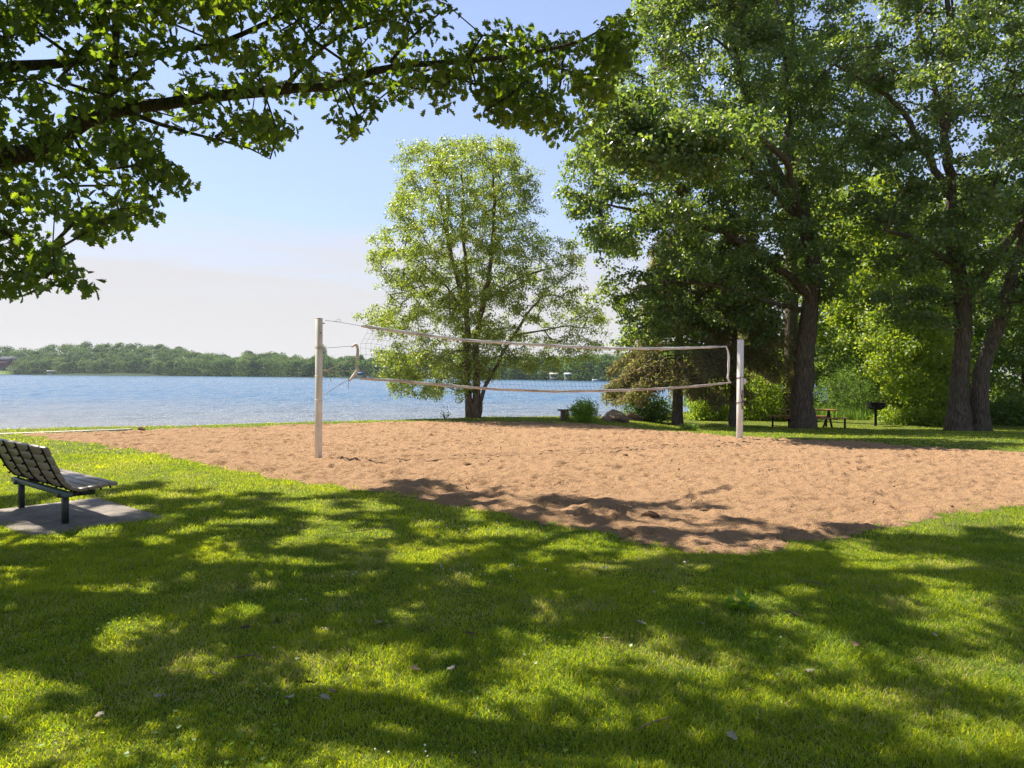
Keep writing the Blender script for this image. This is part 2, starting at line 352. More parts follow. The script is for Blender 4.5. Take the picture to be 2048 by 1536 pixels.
def top_z(px):
    D = far_D(px); hy = 750.5+(px-1024)*0.007
    return EYE + (hy-np.interp(px, [a for a, b in TOPS], [b for a, b in TOPS]))/FPX*D
gx = axis(-900, 900, -22, 30, 0.5); gy = axis(-60, 1000, -2, 62, 0.5)
X, Y = np.meshgrid(gx, gy); Z = ground_z(X, Y)
pxs = CX + FPX*X/np.maximum(Y, 1); fd = far_D(pxs)
behind = (Y > 120) & (Y > fd-3)
hill = WATER_Z - 1.2 + 1.8*smooth(9, 17, Y-fd) + smooth(18, 90, Y-fd)*np.maximum(0, (top_z(pxs)-9.5))*1.0 
Z = np.where(behind, np.maximum(Z, hill), Z)
v = np.stack([X, Y, Z], -1).reshape(-1, 3); nx, ny = len(gx), len(gy)
i = (np.arange(ny-1)[:, None]*nx+np.arange(nx-1)[None]).ravel()
grid_f = np.stack([i, i+1, i+nx+1, i+nx], -1)
tag(mesh('ground', v, grid_f, M_ground, None, True), 'grassy lawn and lake shore sheet', None, None, 'structure')
wy = np.concatenate([[-40, 0], np.geomspace(14, 1000, 1150)]); wt = np.linspace(-1, 1, 820)
X = wt[None]*(np.maximum(wy, 0)*0.95+12)[:, None]*1.0; Y = np.repeat(wy[:, None], len(wt), 1)
def wave(x, y, L1, L2, a, sd_, rot):
    c_, s_ = math.cos(rot), math.sin(rot); u = x*c_+y*s_; v_ = -x*s_+y*c_; return a*vnoise(u/L1, v_/L2, 1.0, sd_)
ZW = wave(X, Y, 1.7, 0.62, 0.15, 301, 0.2)+wave(X, Y, 0.75, 0.30, 0.06, 302, -0.15)+wave(X, Y, 5.0, 1.9, 0.22, 303, 0.1)+wave(X, Y, 0.4, 0.16, 0.022, 304, 0.3)*(Y < 70)
ZW = ZW*(0.25+0.75*smooth(22, 40, Y)); ZW[:3] = 0
nx, ny = len(wt), len(wy); i = (np.arange(ny-1)[:, None]*nx+np.arange(nx-1)[None]).ravel()
tag(mesh('lake', np.stack([X, Y, WATER_Z+ZW], -1).reshape(-1, 3), np.stack([i, i+1, i+nx+1, i+nx], -1), M_water, None, True), 'blue rippled lake water', None, None, 'structure')

# sand court: fine grid with footprints
def ragged(x, y): return 0.38*vnoise(x, y, 0.6, 21)+0.26*vnoise(x, y, 0.2, 22)+0.12*vnoise(x, y, 0.08, 25)
st = 0.04; sx0, sx1 = min(p[0] for p in SAND)-0.4, min(max(p[0] for p in SAND)+0.4, 21); sy0, sy1 = min(p[1] for p in SAND)-0.4, max(p[1] for p in SAND)+0.4
gx = np.arange(sx0, sx1, st); gy = np.arange(sy0, sy1, st); X, Y = np.meshgrid(gx, gy)
H = 0.025*vnoise(X, Y, 0.9, 11)+0.02*vnoise(X, Y, 0.33, 12)+0.034*vnoise(X, Y, 0.16, 13)+0.032*vnoise(X, Y, 0.085, 14)
for k in range(5200):
    cx_, cy_ = rng.uniform(sx0, sx1), sy0+(sy1-sy0)*rng.random()
    a = rng.uniform(0, 6.28); L1, L2 = rng.uniform(0.08, 0.16), rng.uniform(0.045, 0.075); dp = rng.uniform(0.012, 0.05)
    i0 = int((cx_-sx0)/st); j0 = int((cy_-sy0)/st); w = 9
    js, je, is_, ie = max(0, j0-w), min(len(gy), j0+w+1), max(0, i0-w), min(len(gx), i0+w+1)
    if je <= js or ie <= is_: continue
    dx = X[js:je, is_:ie]-cx_; dy = Y[js:je, is_:ie]-cy_; u = dx*math.cos(a)+dy*math.sin(a); q = -dx*math.sin(a)+dy*math.cos(a)
    rr = (u/L1)**2+(q/L2)**2
    H[js:je, is_:ie] += -dp*np.exp(-rr)+0.45*dp*np.exp(-((np.sqrt(rr)-1.5)**2)/0.18)
ins = inpoly(X, Y, SAND); sd = polydist(X, Y, SAND)*np.where(ins, 1, -1)
sd = sd + ragged(X, Y)
edge = smooth(-0.10, 0.22, sd)
# trampled hollows near the front corner
H += 0.035*np.exp(-(((X-1.3)/1.8)**2+((Y-8.2)/0.9)**2))*2*vnoise(X, Y, 0.35, 31); H = np.maximum(H*1.1, -0.10)
ZS = land_z(X, Y) + (0.012+H)*edge - 0.05*(1-edge)
keep = (sd > -0.25)
ky = keep[:-1, :-1] | keep[1:, 1:] | keep[1:, :-1] | keep[:-1, 1:]
nx = len(gx); jj, ii = np.nonzero(ky); i = jj*nx+ii
f = np.stack([i, i+1, i+nx+1, i+nx], -1); used = np.unique(f); rem = np.full(X.size, -1); rem[used] = np.arange(len(used))
tag(mesh('sand_court', np.stack([X, Y, ZS], -1).reshape(-1, 3)[used], rem[f], M_sand, None, True), 'tan sand of the volleyball court', None, None, 'structure')
def sand_z(x, y):
    i0 = int((x-sx0)/st); j0 = int((y-sy0)/st); return float(ZS[min(max(j0, 0), len(gy)-1), min(max(i0, 0), len(gx)-1)])

# bench pad and the pale edging strip
AX = np.array([-0.77, 0.64]); AX /= np.linalg.norm(AX); FR = np.array([0.64, 0.77]); FR /= np.linalg.norm(FR)
c2 = np.array([-3.80, 7.95]); PAD = [tuple(c2), tuple(c2+AX*1.85), tuple(c2+AX*1.85-FR*1.3), tuple(c2-FR*1.3)]
b = MB(); cc = c2+AX*0.925-FR*0.65; b.box((cc[0], cc[1], -0.045), (1.85, 1.3, 0.13), (*AX, 0), (*FR, 0), (0, 0, 1), 0.012)
o = b.build('concrete_pad', M_conc); tag(o, 'grey concrete slab under the slatted bench', 'concrete pad')
ea, eb = on_ground(-40, 870), on_ground(262, 860.5)
b = MB(); b.bar((ea[0], ea[1], -0.02), (eb[0], eb[1], -0.02), 0.24, 0.10); o = b.build('edging_strip', M_conc_pale)
tag(o, 'pale concrete edging strip between sand and shore grass', 'edging')

# ------------------------------------------------------------------ leaves, blades, trees
KITE_V = np.array([(0, 0, 0), (0.34, 0.42, 0.10), (0, 1, 0), (-0.34, 0.42, 0.10)]); KITE_F = [(0, 1, 2), (0, 2, 3)]
half = [(0, 0), (.05, .13), (.20, .20), (.09, .30), (.34, .40), (.15, .50), (.40, .64), (.22, .72), (.30, .86), (.10, .91), (0, 1)]
OAK_V = np.array([(x, y, x*0.4-0.3*y*y) for x, y in half]+[(-x, y, x*0.4-0.3*y*y) for x, y in half[1:-1]])
OAK_F = [tuple(range(11)), tuple([0]+[10]+list(range(19, 10, -1)))]
def unit(a): return a/(np.linalg.norm(a, axis=-1, keepdims=True)+1e-9)
def scatter_leaves(P, size, up_bias=0.6, droop=0.0, tv=KITE_V, tf=KITE_F, r=rng, width=1.0, face=None):
    n = len(P); nrm = unit(r.normal(size=(n, 3))+np.array([0, 0, up_bias])+(0 if face is None else face)); d = r.normal(size=(n, 3))+np.array([0, 0, -droop])
    d = unit(d-(d*nrm).sum(1, keepdims=True)*nrm); s = np.cross(nrm, d)
    sz = size*r.uniform(0.7, 1.25, n)
    V = P[:, None]+sz[:, None, None]*(tv[None, :, 0, None]*width*s[:, None]+tv[None, :, 1, None]*d[:, None]+tv[None, :, 2, None]*nrm[:, None])
    k = len(tv); base = (np.arange(n)*k)
    loops = []; fs = []
    flat = np.concatenate([np.array(q) for q in tf]); loops = (base[:, None]+flat[None]).ravel(); fs = np.tile([len(q) for q in tf], n)
    return V.reshape(-1, 3), loops, fs, k
def leaf_object(name, P, size, mat, parent, tone=None, **kw):
    V, lo, fs, k = scatter_leaves(P, size, **kw); r = kw.get('r', rng)
    t = r.random(len(P)) if tone is None else tone
    return mesh(name, V, lo, mat, parent, False, np.repeat(t, k), fs)

def build_tree(name, label, cat, base, limbs, clusters, crad, nleaf, lsize, lmat, bmat, group=None, up_bias=0.6, droop=0.0, seed=1, tip=0.006,
               tv=KITE_V, tf=KITE_F, leaf_filter=None, kids=None, flat=0.7, twig_jit=0.12, width=1.0, accent=0.0, sides=9, power=2.2, in_view=None):
    """limbs: list of (points, radii), the first being the trunk; clusters: leaf clump centres joined to the limbs by branches"""
    r = np.random.default_rng(seed); base = np.array(base, float)
    root = thing(name, label, cat, base, 0, group)
    nodes = []; chains = []; rad = {}
    TV, TF, off = [], [], 0
    allpts = []
    for pts, rr in limbs:
        pts = np.asarray(pts, float); rr = np.asarray(rr, float)
        tt = np.linspace(0, len(pts)-1, max(3, int(np.linalg.norm(np.diff(pts, axis=0), axis=1).sum()/0.35)+2))
        P = np.stack([np.interp(tt, range(len(pts)), pts[:, k]) for k in range(3)], 1); R = np.interp(tt, range(len(rr)), rr)
        P2 = P.copy()
        for _ in range(2): P2[1:-1] = (P2[:-2]+P2[1:-1]*2+P2[2:])/4
        P2[1:-1] += r.normal(size=P2[1:-1].shape)*R[1:-1, None]*np.where(R[1:-1, None] > 0.16, 0.05, 0.28)
        vv, ff = tube_np(P2, R, sides+3)
        vv = vv + (r.normal(size=vv.shape)*np.repeat(R, sides+3)[:, None]*0.045)
        TV.append(vv); TF.append(ff+off); off += len(vv); allpts.append(P2); nodes.append(P2)
    trunk = mesh('trunk', np.concatenate(TV)-base, np.concatenate(TF), bmat, root, True)
    NP = np.concatenate(nodes); NP = NP[NP[:, 2] > base[2]+0.35*min(6, (NP[:, 2].max()-base[2]))] if len(NP) > 6 else NP
    cl = np.asarray(clusters, float)
    pos = np.zeros((len(NP)+len(cl)*8, 3)); pos[:len(NP)] = NP; cnt = len(NP); par = np.full(len(pos), -1); 
    d0 = np.min(np.linalg.norm(cl[:, None]-NP[None], axis=2), axis=1); order = np.argsort(d0); w = np.zeros(len(pos))
    if in_view: civ = in_view(cl); niv = np.zeros(len(pos), bool); niv[:len(NP)] = in_view(NP)
    for ci in order:
        c = cl[ci]; dd = np.linalg.norm(pos[:cnt]-c, axis=1) + 0.25*np.maximum(0, pos[:cnt, 2]-c[2])
        if in_view and not civ[ci]: dd = dd + 4.0*niv[:cnt]
        a = int(np.argmin(dd)); p0 = pos[a]; ln = np.linalg.norm(c-p0)
        m = int(min(6, max(1, ln/0.45))); idx = [a]; prev = a
        for k in range(1, m+1):
            t = k/m; q = p0+(c-p0)*t + np.array([0, 0, 0.12*ln*math.sin(math.pi*t)]) + (r.normal(size=3)*twig_jit*ln/m if k < m else 0)
            pos[cnt] = q; par[cnt] = prev
            if in_view: niv[cnt] = in_view(q[None])[0]
            prev = cnt; idx.append(cnt); cnt += 1
        chains.append(idx); w[prev] += 1
    for k in range(cnt-1, len(NP)-1, -1): w[par[k]] += w[k]
    BV, BF, off = [], [], 0
    for idx in chains:
        R = tip*np.maximum(1, w[idx])**(1/power); R[0] = min(R[0], R[1]*1.15); vv, ff = tube_np(pos[idx], R, 5); BV.append(vv); BF.append(ff+off); off += len(vv)
    if BV: mesh('branches', np.concatenate(BV)-base, np.concatenate(BF), bmat, root, True)
    n = len(cl)*nleaf; c = np.repeat(cl, nleaf, 0)
    dr = unit(r.normal(size=(n, 3)))*(r.random((n, 1))**0.55)*crad; dr[:, 2] *= flat
    P = c+dr; face = unit(dr)*0.9+unit(c-cl.mean(0))*0.5
    if droop > 0: P[:, 2] -= droop*0.25*r.random(n)*crad
    if leaf_filter is not None: km = leaf_filter(P); P = P[km]; face = face[km]
    ct = r.random(len(P))*0.85
    ct = np.clip(ct*0.75+0.25*(vnoise(P[:, 0]+P[:, 2]*0.7, P[:, 1]+P[:, 2]*0.5, 0.9, seed)+0.5), 0, 0.85)
    if accent > 0: ct[r.random(len(P)) < accent] = 1.0
    V, lo, fs, k = scatter_leaves(P, lsize, up_bias, droop, tv, tf, r, width, face)
    mesh('crown', V-base, lo, lmat, root, False, np.repeat(ct, k), fs)
    return root
def crown_clusters(poly, D, n, depth=None, seed=1, gap=0.0, gs=0.9, bough=0.0, bflat=0.55, per=13, free=0.0):
    """clump centres filling an outline seen from the lawn, given real distance and a round depth"""
    r = np.random.default_rng(seed); xs = [p[0] for p in poly]; ys = [p[1] for p in poly]; out = []; cen = []; nbough = n//per
    tries = 0
    while len(out) < n and tries < 60:
        tries += 1
        px = r.uniform(min(xs), max(xs), n*2); py = r.uniform(min(ys), max(ys), n*2); ok = inpoly(px, py, poly); px, py = px[ok], py[ok]
        wpx = polydist(px, py, poly)/FPX*D; half_ = np.sqrt(np.maximum(wpx, 0.05)*2.2*2.4); 
        if depth: half_ = np.minimum(half_, depth)
        dd = D + r.uniform(-1, 1, len(px))*half_
        for a, b_, c in zip(px, py, dd):
            q = at(a, b_, D); q = q + np.array([0, c-D, 0])*1.0
            q[0] = q[0]*c/D; q[2] = EYE+(q[2]-EYE)*c/D
            if bough > 0 and r.random() > free:
                if len(cen) < nbough: cen.append(q); continue
                q = cen[r.integers(len(cen))]; u = unit(r.normal(size=3)); u[2] = abs(u[2])*0.8-0.25
                out.append(q+u*bough*r.uniform(0.55, 1.05)*np.array([1, 1, bflat]))
                if len(out) >= n: break
                continue
            if gap > 0 and (vnoise(q[0]+q[1]*0.5, q[2]+q[1]*0.6, gs, seed+5) < gap-0.5): continue
            out.append(q)
            if len(out) >= n: break
    return np.array(out)
def limb_px(pts, D0, D1=None):
    D1 = D0 if D1 is None else D1; n = len(pts); return [at(x, y, D0+(D1-D0)*k/max(1, n-1)) for k, (x, y) in enumerate(pts)]

# --- the near oak whose limb hangs over the lawn (trunk stands left of the view)
SHADE_PX = [(-900, 1010), (-100, 985), (60, 988), (120, 995), (240, 962), (330, 960), (410, 978), (520, 992), (590, 1000), (640, 985), (740, 975), (800, 963), (930, 968), (960, 985), (1150, 990), (1180, 1003), (1290, 1008), (1440, 1012), (1480, 1035), (1600, 1055), (1700, 1048), (1800, 1075), (1870, 1080), (2048, 1062), (2700, 1040), (3600, 1300), (3600, 2300), (1024, 2600), (-2500, 2300), (-2500, 1200)]
SHADE = [tuple((ray(x, y)*(EYE/-ray(x, y)[2]))[:2]) for x, y in SHADE_PX]
SUN_PX = [(1150, 1085, 110, 20), (880, 1108, 120, 17), (740, 1070, 80, 13), (640, 1072, 45, 10), (470, 1110, 75, 15), (560, 1122, 70, 9), (660, 1130, 120, 10), (1000, 1065, 70, 14), (720, 1190, 130, 13), (540, 1150, 60, 8),
    (310, 1240, 90, 16), (205, 1192, 75, 14), (345, 1165, 60, 10), (500, 1206, 40, 9), (130, 1300, 60, 18), (225, 1355, 48, 19), (60, 1375, 75, 26), (110, 1475, 110, 36), (230, 1450, 40, 16), (660, 1345, 62, 24), (640, 1245, 60, 10), (280, 1310, 60, 10),
    (1060, 1272, 75, 28), (1130, 1330, 150, 28), (1245, 1300, 70, 24), (1440, 1345, 100, 18), (1150, 1400, 190, 34), (950, 1430, 70, 28), (790, 1398, 90, 13), (1540, 1262, 55, 14), (1430, 1190, 130, 12), (1700, 1358, 95, 24), (1760, 1425, 70, 28),
    (1960, 1370, 70, 28), (1960, 1190, 90, 15), (1330, 1166, 26, 11), (1100, 1490, 160, 34), (720, 1485, 70, 20), (2010, 1505, 80, 40), (1565, 1425, 50, 22), (1850, 1135, 140, 17), (1240, 1130, 60, 10), (430, 1480, 50, 16), (880, 1320, 60, 12), (1900, 1260, 60, 14), (1620, 1185, 60, 10), (870, 1250, 60, 9),
    (340, 992, 50, 8), (420, 1012, 45, 6), (500, 1045, 60, 7), (640, 1010, 40, 14), (560, 1022, 30, 7), (60, 1062, 70, 7), (30, 1090, 60, 10), (200, 1075, 60, 8), (330, 1085, 60, 8), (1380, 1025, 80, 6), (1050, 1010, 60, 5), (1250, 1052, 80, 8), (850, 1050, 60, 8), (230, 1022, 36, 5), (1560, 1085, 60, 8), (1700, 1100, 70, 10),
    (1010, 1000, 90, 5), (1120, 1018, 70, 5), (1230, 1035, 60, 6), (1330, 1000, 60, 5), (1480, 1062, 90, 8), (1330, 1050, 60, 5), (1420, 1090, 60, 6), (880, 985, 50, 4), (1100, 1045, 60, 6), (960, 1100, 60, 9), (1180, 1150, 60, 8), (820, 1135, 60, 8), (400, 1065, 60, 8), (120, 1150, 50, 9), (60, 1210, 50, 9)]
SUNP = []
for x, y, a, b_ in SUN_PX:
    d = lambda X_, Y_: (ray(X_, Y_)*(EYE/-ray(X_, Y_)[2]))[:2]
    c = d(x, y); ax = np.linalg.norm(d(x+a, y)-c); ay = np.linalg.norm(d(x, y-b_)-d(x, y+b_))/2; SUNP.append((c[0], c[1], ax, ay))
SUNP = np.array(SUNP)
def in_shade(gx_, gy_, r=rng, k=1.0):
    wx_ = gx_+0.35*vnoise(gx_, gy_, 0.5, 41)+0.2*vnoise(gx_, gy_, 0.2, 45); wy_ = gy_+0.35*vnoise(gx_, gy_, 0.5, 42)+0.2*vnoise(gx_, gy_, 0.2, 46)
    ok = inpoly(gx_+2.2*(wx_-gx_), gy_+2.2*(wy_-gy_), SHADE)
    for cx_, cy_, a, b_ in SUNP: ok &= (((wx_-cx_)/(a*k*0.93))**2+((wy_-cy_)/(b_*k*0.93))**2) > 1
    ok &= (vnoise(gx_, gy_, 0.33, 43)+0.5*vnoise(gx_, gy_, 0.13, 44) > np.where(gy_ > 5.8, -0.17, -0.27))
    return ok
def shadow_of(P):
    t = P[:, 2]/math.tan(SUN_EL); return P[:, 0]-SH[0]*t, P[:, 1]-SH[1]*t
FOL = [[(-260, -120), (930, -120), (925, 20), (905, 60), (925, 130), (930, 195), (880, 215), (800, 212), (765, 195), (745, 240), (695, 280), (668, 240), (600, 252), (545, 308), (500, 285), (440, 285), (380, 265), (300, 262), (330, 325), (400, 360), (432, 380), (330, 378), (330, 415), (285, 440), (210, 488), (150, 465), (110, 425), (60, 432), (-260, 420)],
       [(-260, 420), (30, 432), (90, 445), (100, 475), (130, 492), (150, 535), (200, 560), (188, 592), (160, 578), (95, 565), (60, 582), (25, 594), (0, 588), (-260, 560)],
       [(915, 120), (960, 60), (1000, 30), (1060, 62), (1140, 75), (1190, 85), (1205, 35), (1240, 30), (1275, 55), (1265, 120), (1222, 175), (1215, 230), (1170, 262), (1108, 292), (1075, 262), (1010, 245), (962, 232), (960, 180), (925, 170)]]
HOLES = [(75, 105, 42, 32), (150, 60, 30, 25), (330, 150, 35, 28), (330, 235, 30, 14), (480, 60, 25, 15), (500, 210, 60, 12), (655, 120, 20, 26), (1170, 125, 26, 14), (1085, 165, 14, 14), (180, 360, 16, 10), (620, 215, 40, 12), (400, 30, 18, 12), (560, 150, 22, 12), (830, 190, 14, 8), (20, 250, 14, 20), (860, 90, 16, 14), (1140, 200, 14, 20), (440, 130, 25, 18), (265, 60, 18, 14), (960, 150, 12, 10), (720, 60, 16, 12), (120, 215, 22, 14), (40, 180, 16, 18), (370, 60, 20, 14), (560, 40, 22, 12), (640, 60, 14, 18), (260, 330, 16, 10), (200, 400, 18, 10), (100, 350, 14, 10), (760, 110, 14, 10), (820, 100, 12, 14), (700, 215, 14, 10), (590, 215, 14, 12), (430, 232, 20, 10)]
def vis_ok(P, grow=0):
    px, py, f = project(P)
    inframe = (f > 0.3) & (px > -60) & (px < 2110) & (py > -25)
    ok = np.zeros(len(P), bool)
    for q in FOL: ok |= inpoly(px, py, q) | (polydist(px, py, q) < grow)
    for hx, hy, a, b_ in HOLES: ok &= (((px-hx)/a)**2+((py-hy)/b_)**2) > 1
    return ~inframe | ok
r = np.random.default_rng(21)
LIMBPX = [(0, 318), (90, 292), (150, 262), (205, 228), (290, 208), (400, 195), (520, 188), (640, 180), (720, 158), (780, 125), (900, 126), (1000, 115), (1130, 102)]
limb_main = limb_px([(-420, 420), (-180, 370), (0, 318), (90, 292), (150, 262), (205, 228), (290, 208), (400, 195), (520, 188), (640, 180), (720, 158), (780, 125), (900, 126), (1000, 115), (1130, 102), (1180, 75), (1225, 45)], 7.3, 8.8)
limbs = [([(-7.3, 7.2, 0), (-7.25, 7.2, 1.2), (-7.15, 7.25, 2.6), (-7.2, 7.2, 5.0), (-6.9, 7.3, 8.0), (-6.6, 7.6, 10.5), (-6.2, 8.0, 12.5)], [0.52, 0.36, 0.33, 0.27, 0.20, 0.12, 0.05]),
         ([(-7.15, 7.25, 2.6)]+limb_main, [0.15, 0.125, 0.11, 0.10, 0.09, 0.082, 0.075, 0.066, 0.06, 0.056, 0.052, 0.046, 0.038, 0.03, 0.026, 0.02, 0.014, 0.007]),
         (limb_px([(205, 228), (225, 170), (232, 80), (240, -20), (250, -200), (330, -420)], 7.5, 7.4), [0.055, 0.042, 0.038, 0.035, 0.03, 0.015]),
         (limb_px([(-420, 300), (-150, 160), (60, 130), (180, 118), (270, 106), (330, 104), (420, 98), (520, 60), (640, -20), (800, -160)], 6.8, 8.2), [0.08, 0.07, 0.05, 0.04, 0.036, 0.03, 0.028, 0.024, 0.02, 0.015]),
         (limb_px([(560, 186), (620, 120), (660, 70), (720, 45), (800, 30), (860, 18)], 8.0, 8.4), [0.03, 0.026, 0.022, 0.018, 0.014, 0.008]),
         (limb_px([(255, 225), (310, 245), (380, 272), (450, 282), (520, 292), (540, 318)], 7.6, 7.8), [0.026, 0.022, 0.016, 0.012, 0.009, 0.004]),
         (limb_px([(700, 165), (750, 172), (800, 165), (850, 180)], 8.2, 8.4), [0.02, 0.016, 0.012, 0.006]),
         (limb_px([(780, 125), (810, 80), (850, 45), (900, 10)], 8.4, 8.4), [0.022, 0.016, 0.012, 0.006]),
         (limb_px([(-300, 395), (-80, 420), (20, 450), (50, 500), (90, 540), (150, 560)], 7.0, 7.3), [0.05, 0.035, 0.022, 0.015, 0.01, 0.005])]
vis = []
for q, n in ((FOL[0], 650), (FOL[1], 60), (FOL[2], 125)):
    xs = [p[0] for p in q]; ys = [p[1] for p in q]; c = 0
    while c < n:
        x, y = r.uniform(min(xs), max(xs)), r.uniform(min(ys), max(ys))
        if not inpoly(np.array([x]), np.array([y]), q)[0] or polydist(np.array([x]), np.array([y]), q)[0] < 8: continue
        if any(((x-hx)/(a+10))**2+((y-hy)/(b_+10))**2 < 1 for hx, hy, a, b_ in HOLES): continue
        D0 = np.interp(x, [-200, 200, 700, 1250], [6.8, 7.4, 8.2, 8.9])
        nl_ = polydist(np.array([x]), np.array([y]), LIMBPX, False)[0] < 26 and r.random() < 0.8
        for _ in range(14):
            P = at(x, y, D0+(r.uniform(0.45, 1.6) if nl_ else r.uniform(-1.5, 1.5)))[None]; sx_, sy_ = shadow_of(P)
            if in_shade(sx_, sy_, k=1.1)[0]: break
        vis.append(P[0]); c += 1
hid = []
gxs = r.uniform(-11, 13, 40000); gys = np.concatenate([r.uniform(0.6, 14.5, 26000), r.uniform(5.5, 12.5, 14000)]); r.shuffle(gys); ok = in_shade(gxs, gys, k=1.05)
S0 = 1/math.tan(SUN_EL)
for x, y in zip(gxs[ok], gys[ok]):
    if len(hid) >= 5000: break
    kk = 0.55; hm = (EYE+kk*y+0.4)/(1-kk*SH[1]*S0) if y > 2 else 3.4
    h = max(hm, 4.2)+r.random()**1.5*2.6
    P = np.array([x+SH[0]*S0*h, y+SH[1]*S0*h, h]); hid.append(P)
hid = np.array(hid); hid = hid[vis_ok(hid)]
limbs += [([(-7.2, 7.2, 5.2), (-4.8, 8.0, 6.8), (-2, 9.2, 8.0), (1.0, 10, 9.0), (3.6, 10.4, 9.4)], [0.18, 0.14, 0.10, 0.07, 0.03]),
          ([(-7.1, 7.2, 4.2), (-5.0, 6.0, 5.6), (-2.0, 5.6, 6.6), (1.5, 6.0, 7.2), (4.5, 6.6, 7.6), (7.0, 7.2, 7.6)], [0.17, 0.14, 0.11, 0.08, 0.05, 0.03]),
          ([(-7.1, 7.1, 3.9), (-5.2, 4.6, 5.0), (-2.6, 3.4, 5.6), (0.4, 3.0, 6.0), (3.0, 3.2, 6.2)], [0.15, 0.12, 0.09, 0.06, 0.03]),
          ([(-6.8, 7.3, 8.2), (-5.6, 10.2, 9.6), (-4.6, 13, 10.8), (-3.2, 15.4, 11.5)], [0.13, 0.10, 0.07, 0.03])]
def oak_filter(P):
    ok = vis_ok(P, 6); px, py, f = project(P); infr = (py > -25) & (px > -60) & (f > 0.3)
    sx_, sy_ = shadow_of(P); s = in_shade(sx_, sy_, k=0.95); rr = np.random.default_rng(5).random(len(P))
    return ok & (P[:, 2] > 2.2) & (s | (rr < 0.04) | (infr & (rr < 0.42)))
build_tree('overhanging_oak', 'near oak whose long dark limb and lobed leaves hang across the top left', 'oak tree', (-7.3, 7.2, 0), limbs,
           np.concatenate([np.array(vis), hid]), 0.30, 26, 0.102, M_oak, M_bark_near, up_bias=0.8, droop=0.5, seed=3, tip=0.0045, tv=OAK_V, tf=OAK_F, leaf_filter=oak_filter, flat=0.62, in_view=lambda P: (lambda a, b_, f: (f > 0.3) & (a > -80) & (a < 2130) & (b_ > -30))(*project(P)))

# --- oaks on the right lawn
bA = on_ground(1605, 857); DA = bA[1]
crA = [(1310, -260), (1290, 0), (1262, 60), (1232, 110), (1215, 180), (1185, 240), (1178, 300), (1128, 305), (1120, 370), (1150, 405), (1170, 430), (1160, 478), (1195, 530), (1205, 585), (1230, 625), (1250, 700), (1330, 690), (1400, 705), (1450, 640), (1520, 690), (1570, 640), (1590, 560), (1680, 600), (1690, 520), (1680, 400), (1660, 250), (1640, 130), (1560, 60), (1540, -40), (1500, -260)]
limA = [([bA+np.array([0, 0, -0.1]), at(1606, 800, DA), at(1610, 700, DA), at(1622, 600, DA), at(1630, 540, DA), at(1615, 480, DA), at(1596, 430, DA), at(1560, 350, DA), at(1520, 280, DA), at(1490, 180, DA), at(1460, 60, DA), at(1440, -100, DA)], [DA/FPX*w_ for w_ in (28, 20.5, 18, 16, 14, 10.5, 9.5, 8.5, 7.5, 6, 4, 2)]),
        (limb_px([(1628, 520), (1612, 440), (1600, 360), (1575, 310), (1580, 200), (1560, 60), (1540, -100)], DA, DA+1.5), [DA/FPX*w_ for w_ in (11.5, 10, 9, 8, 6, 4, 2)]),
        (limb_px([(1600, 440), (1540, 375), (1480, 300), (1400, 250), (1320, 210)], DA, DA-2), [0.16, 0.13, 0.1, 0.07, 0.03]),
        (limb_px([(1626, 600), (1560, 540), (1480, 480), (1380, 440), (1260, 420), (1180, 400)], DA, DA-1.5), [0.17, 0.14, 0.12, 0.09, 0.06, 0.02]),
        (limb_px([(1560, 350), (1480, 340), (1390, 350), (1300, 350), (1200, 340)], DA, DA+1.5), [0.13, 0.11, 0.08, 0.06, 0.02]),
        (limb_px([(1600, 620), (1530, 600), (1440, 570), (1340, 560), (1260, 580)], DA, DA-3), [0.1, 0.09, 0.07, 0.05, 0.02])]
limA.append(([at(1600, 440, DA), at(1580, 330, DA-2), at(1520, 270, 25), at(1430, 270, 22.8), at(1330, 280, 21.4), at(1240, 280, 20.8)], [0.15, 0.12, 0.09, 0.06, 0.04, 0.02]))
frA = crown_clusters([(1200, 200), (1190, 300), (1240, 345), (1350, 350), (1470, 345), (1530, 290), (1500, 220), (1380, 235), (1300, 190)], 21.2, 420, 1.0, 52, 0.2, 0.8, 0.7, 0.5, 9, 0.3)
build_tree('lawn_oak', 'tall broad oak whose thick trunk stands in front of the picnic table', 'oak tree', bA, limA, np.concatenate([crown_clusters(crA, DA, 3000, 4.6, 51, 0.2, 1.3, 0.85, 0.6, 10, 0.25), frA]), 0.40, 38, 0.15, M_oakfar, M_bark, up_bias=0.5, droop=0.4, seed=51, tip=0.008, accent=0.04, flat=0.8)
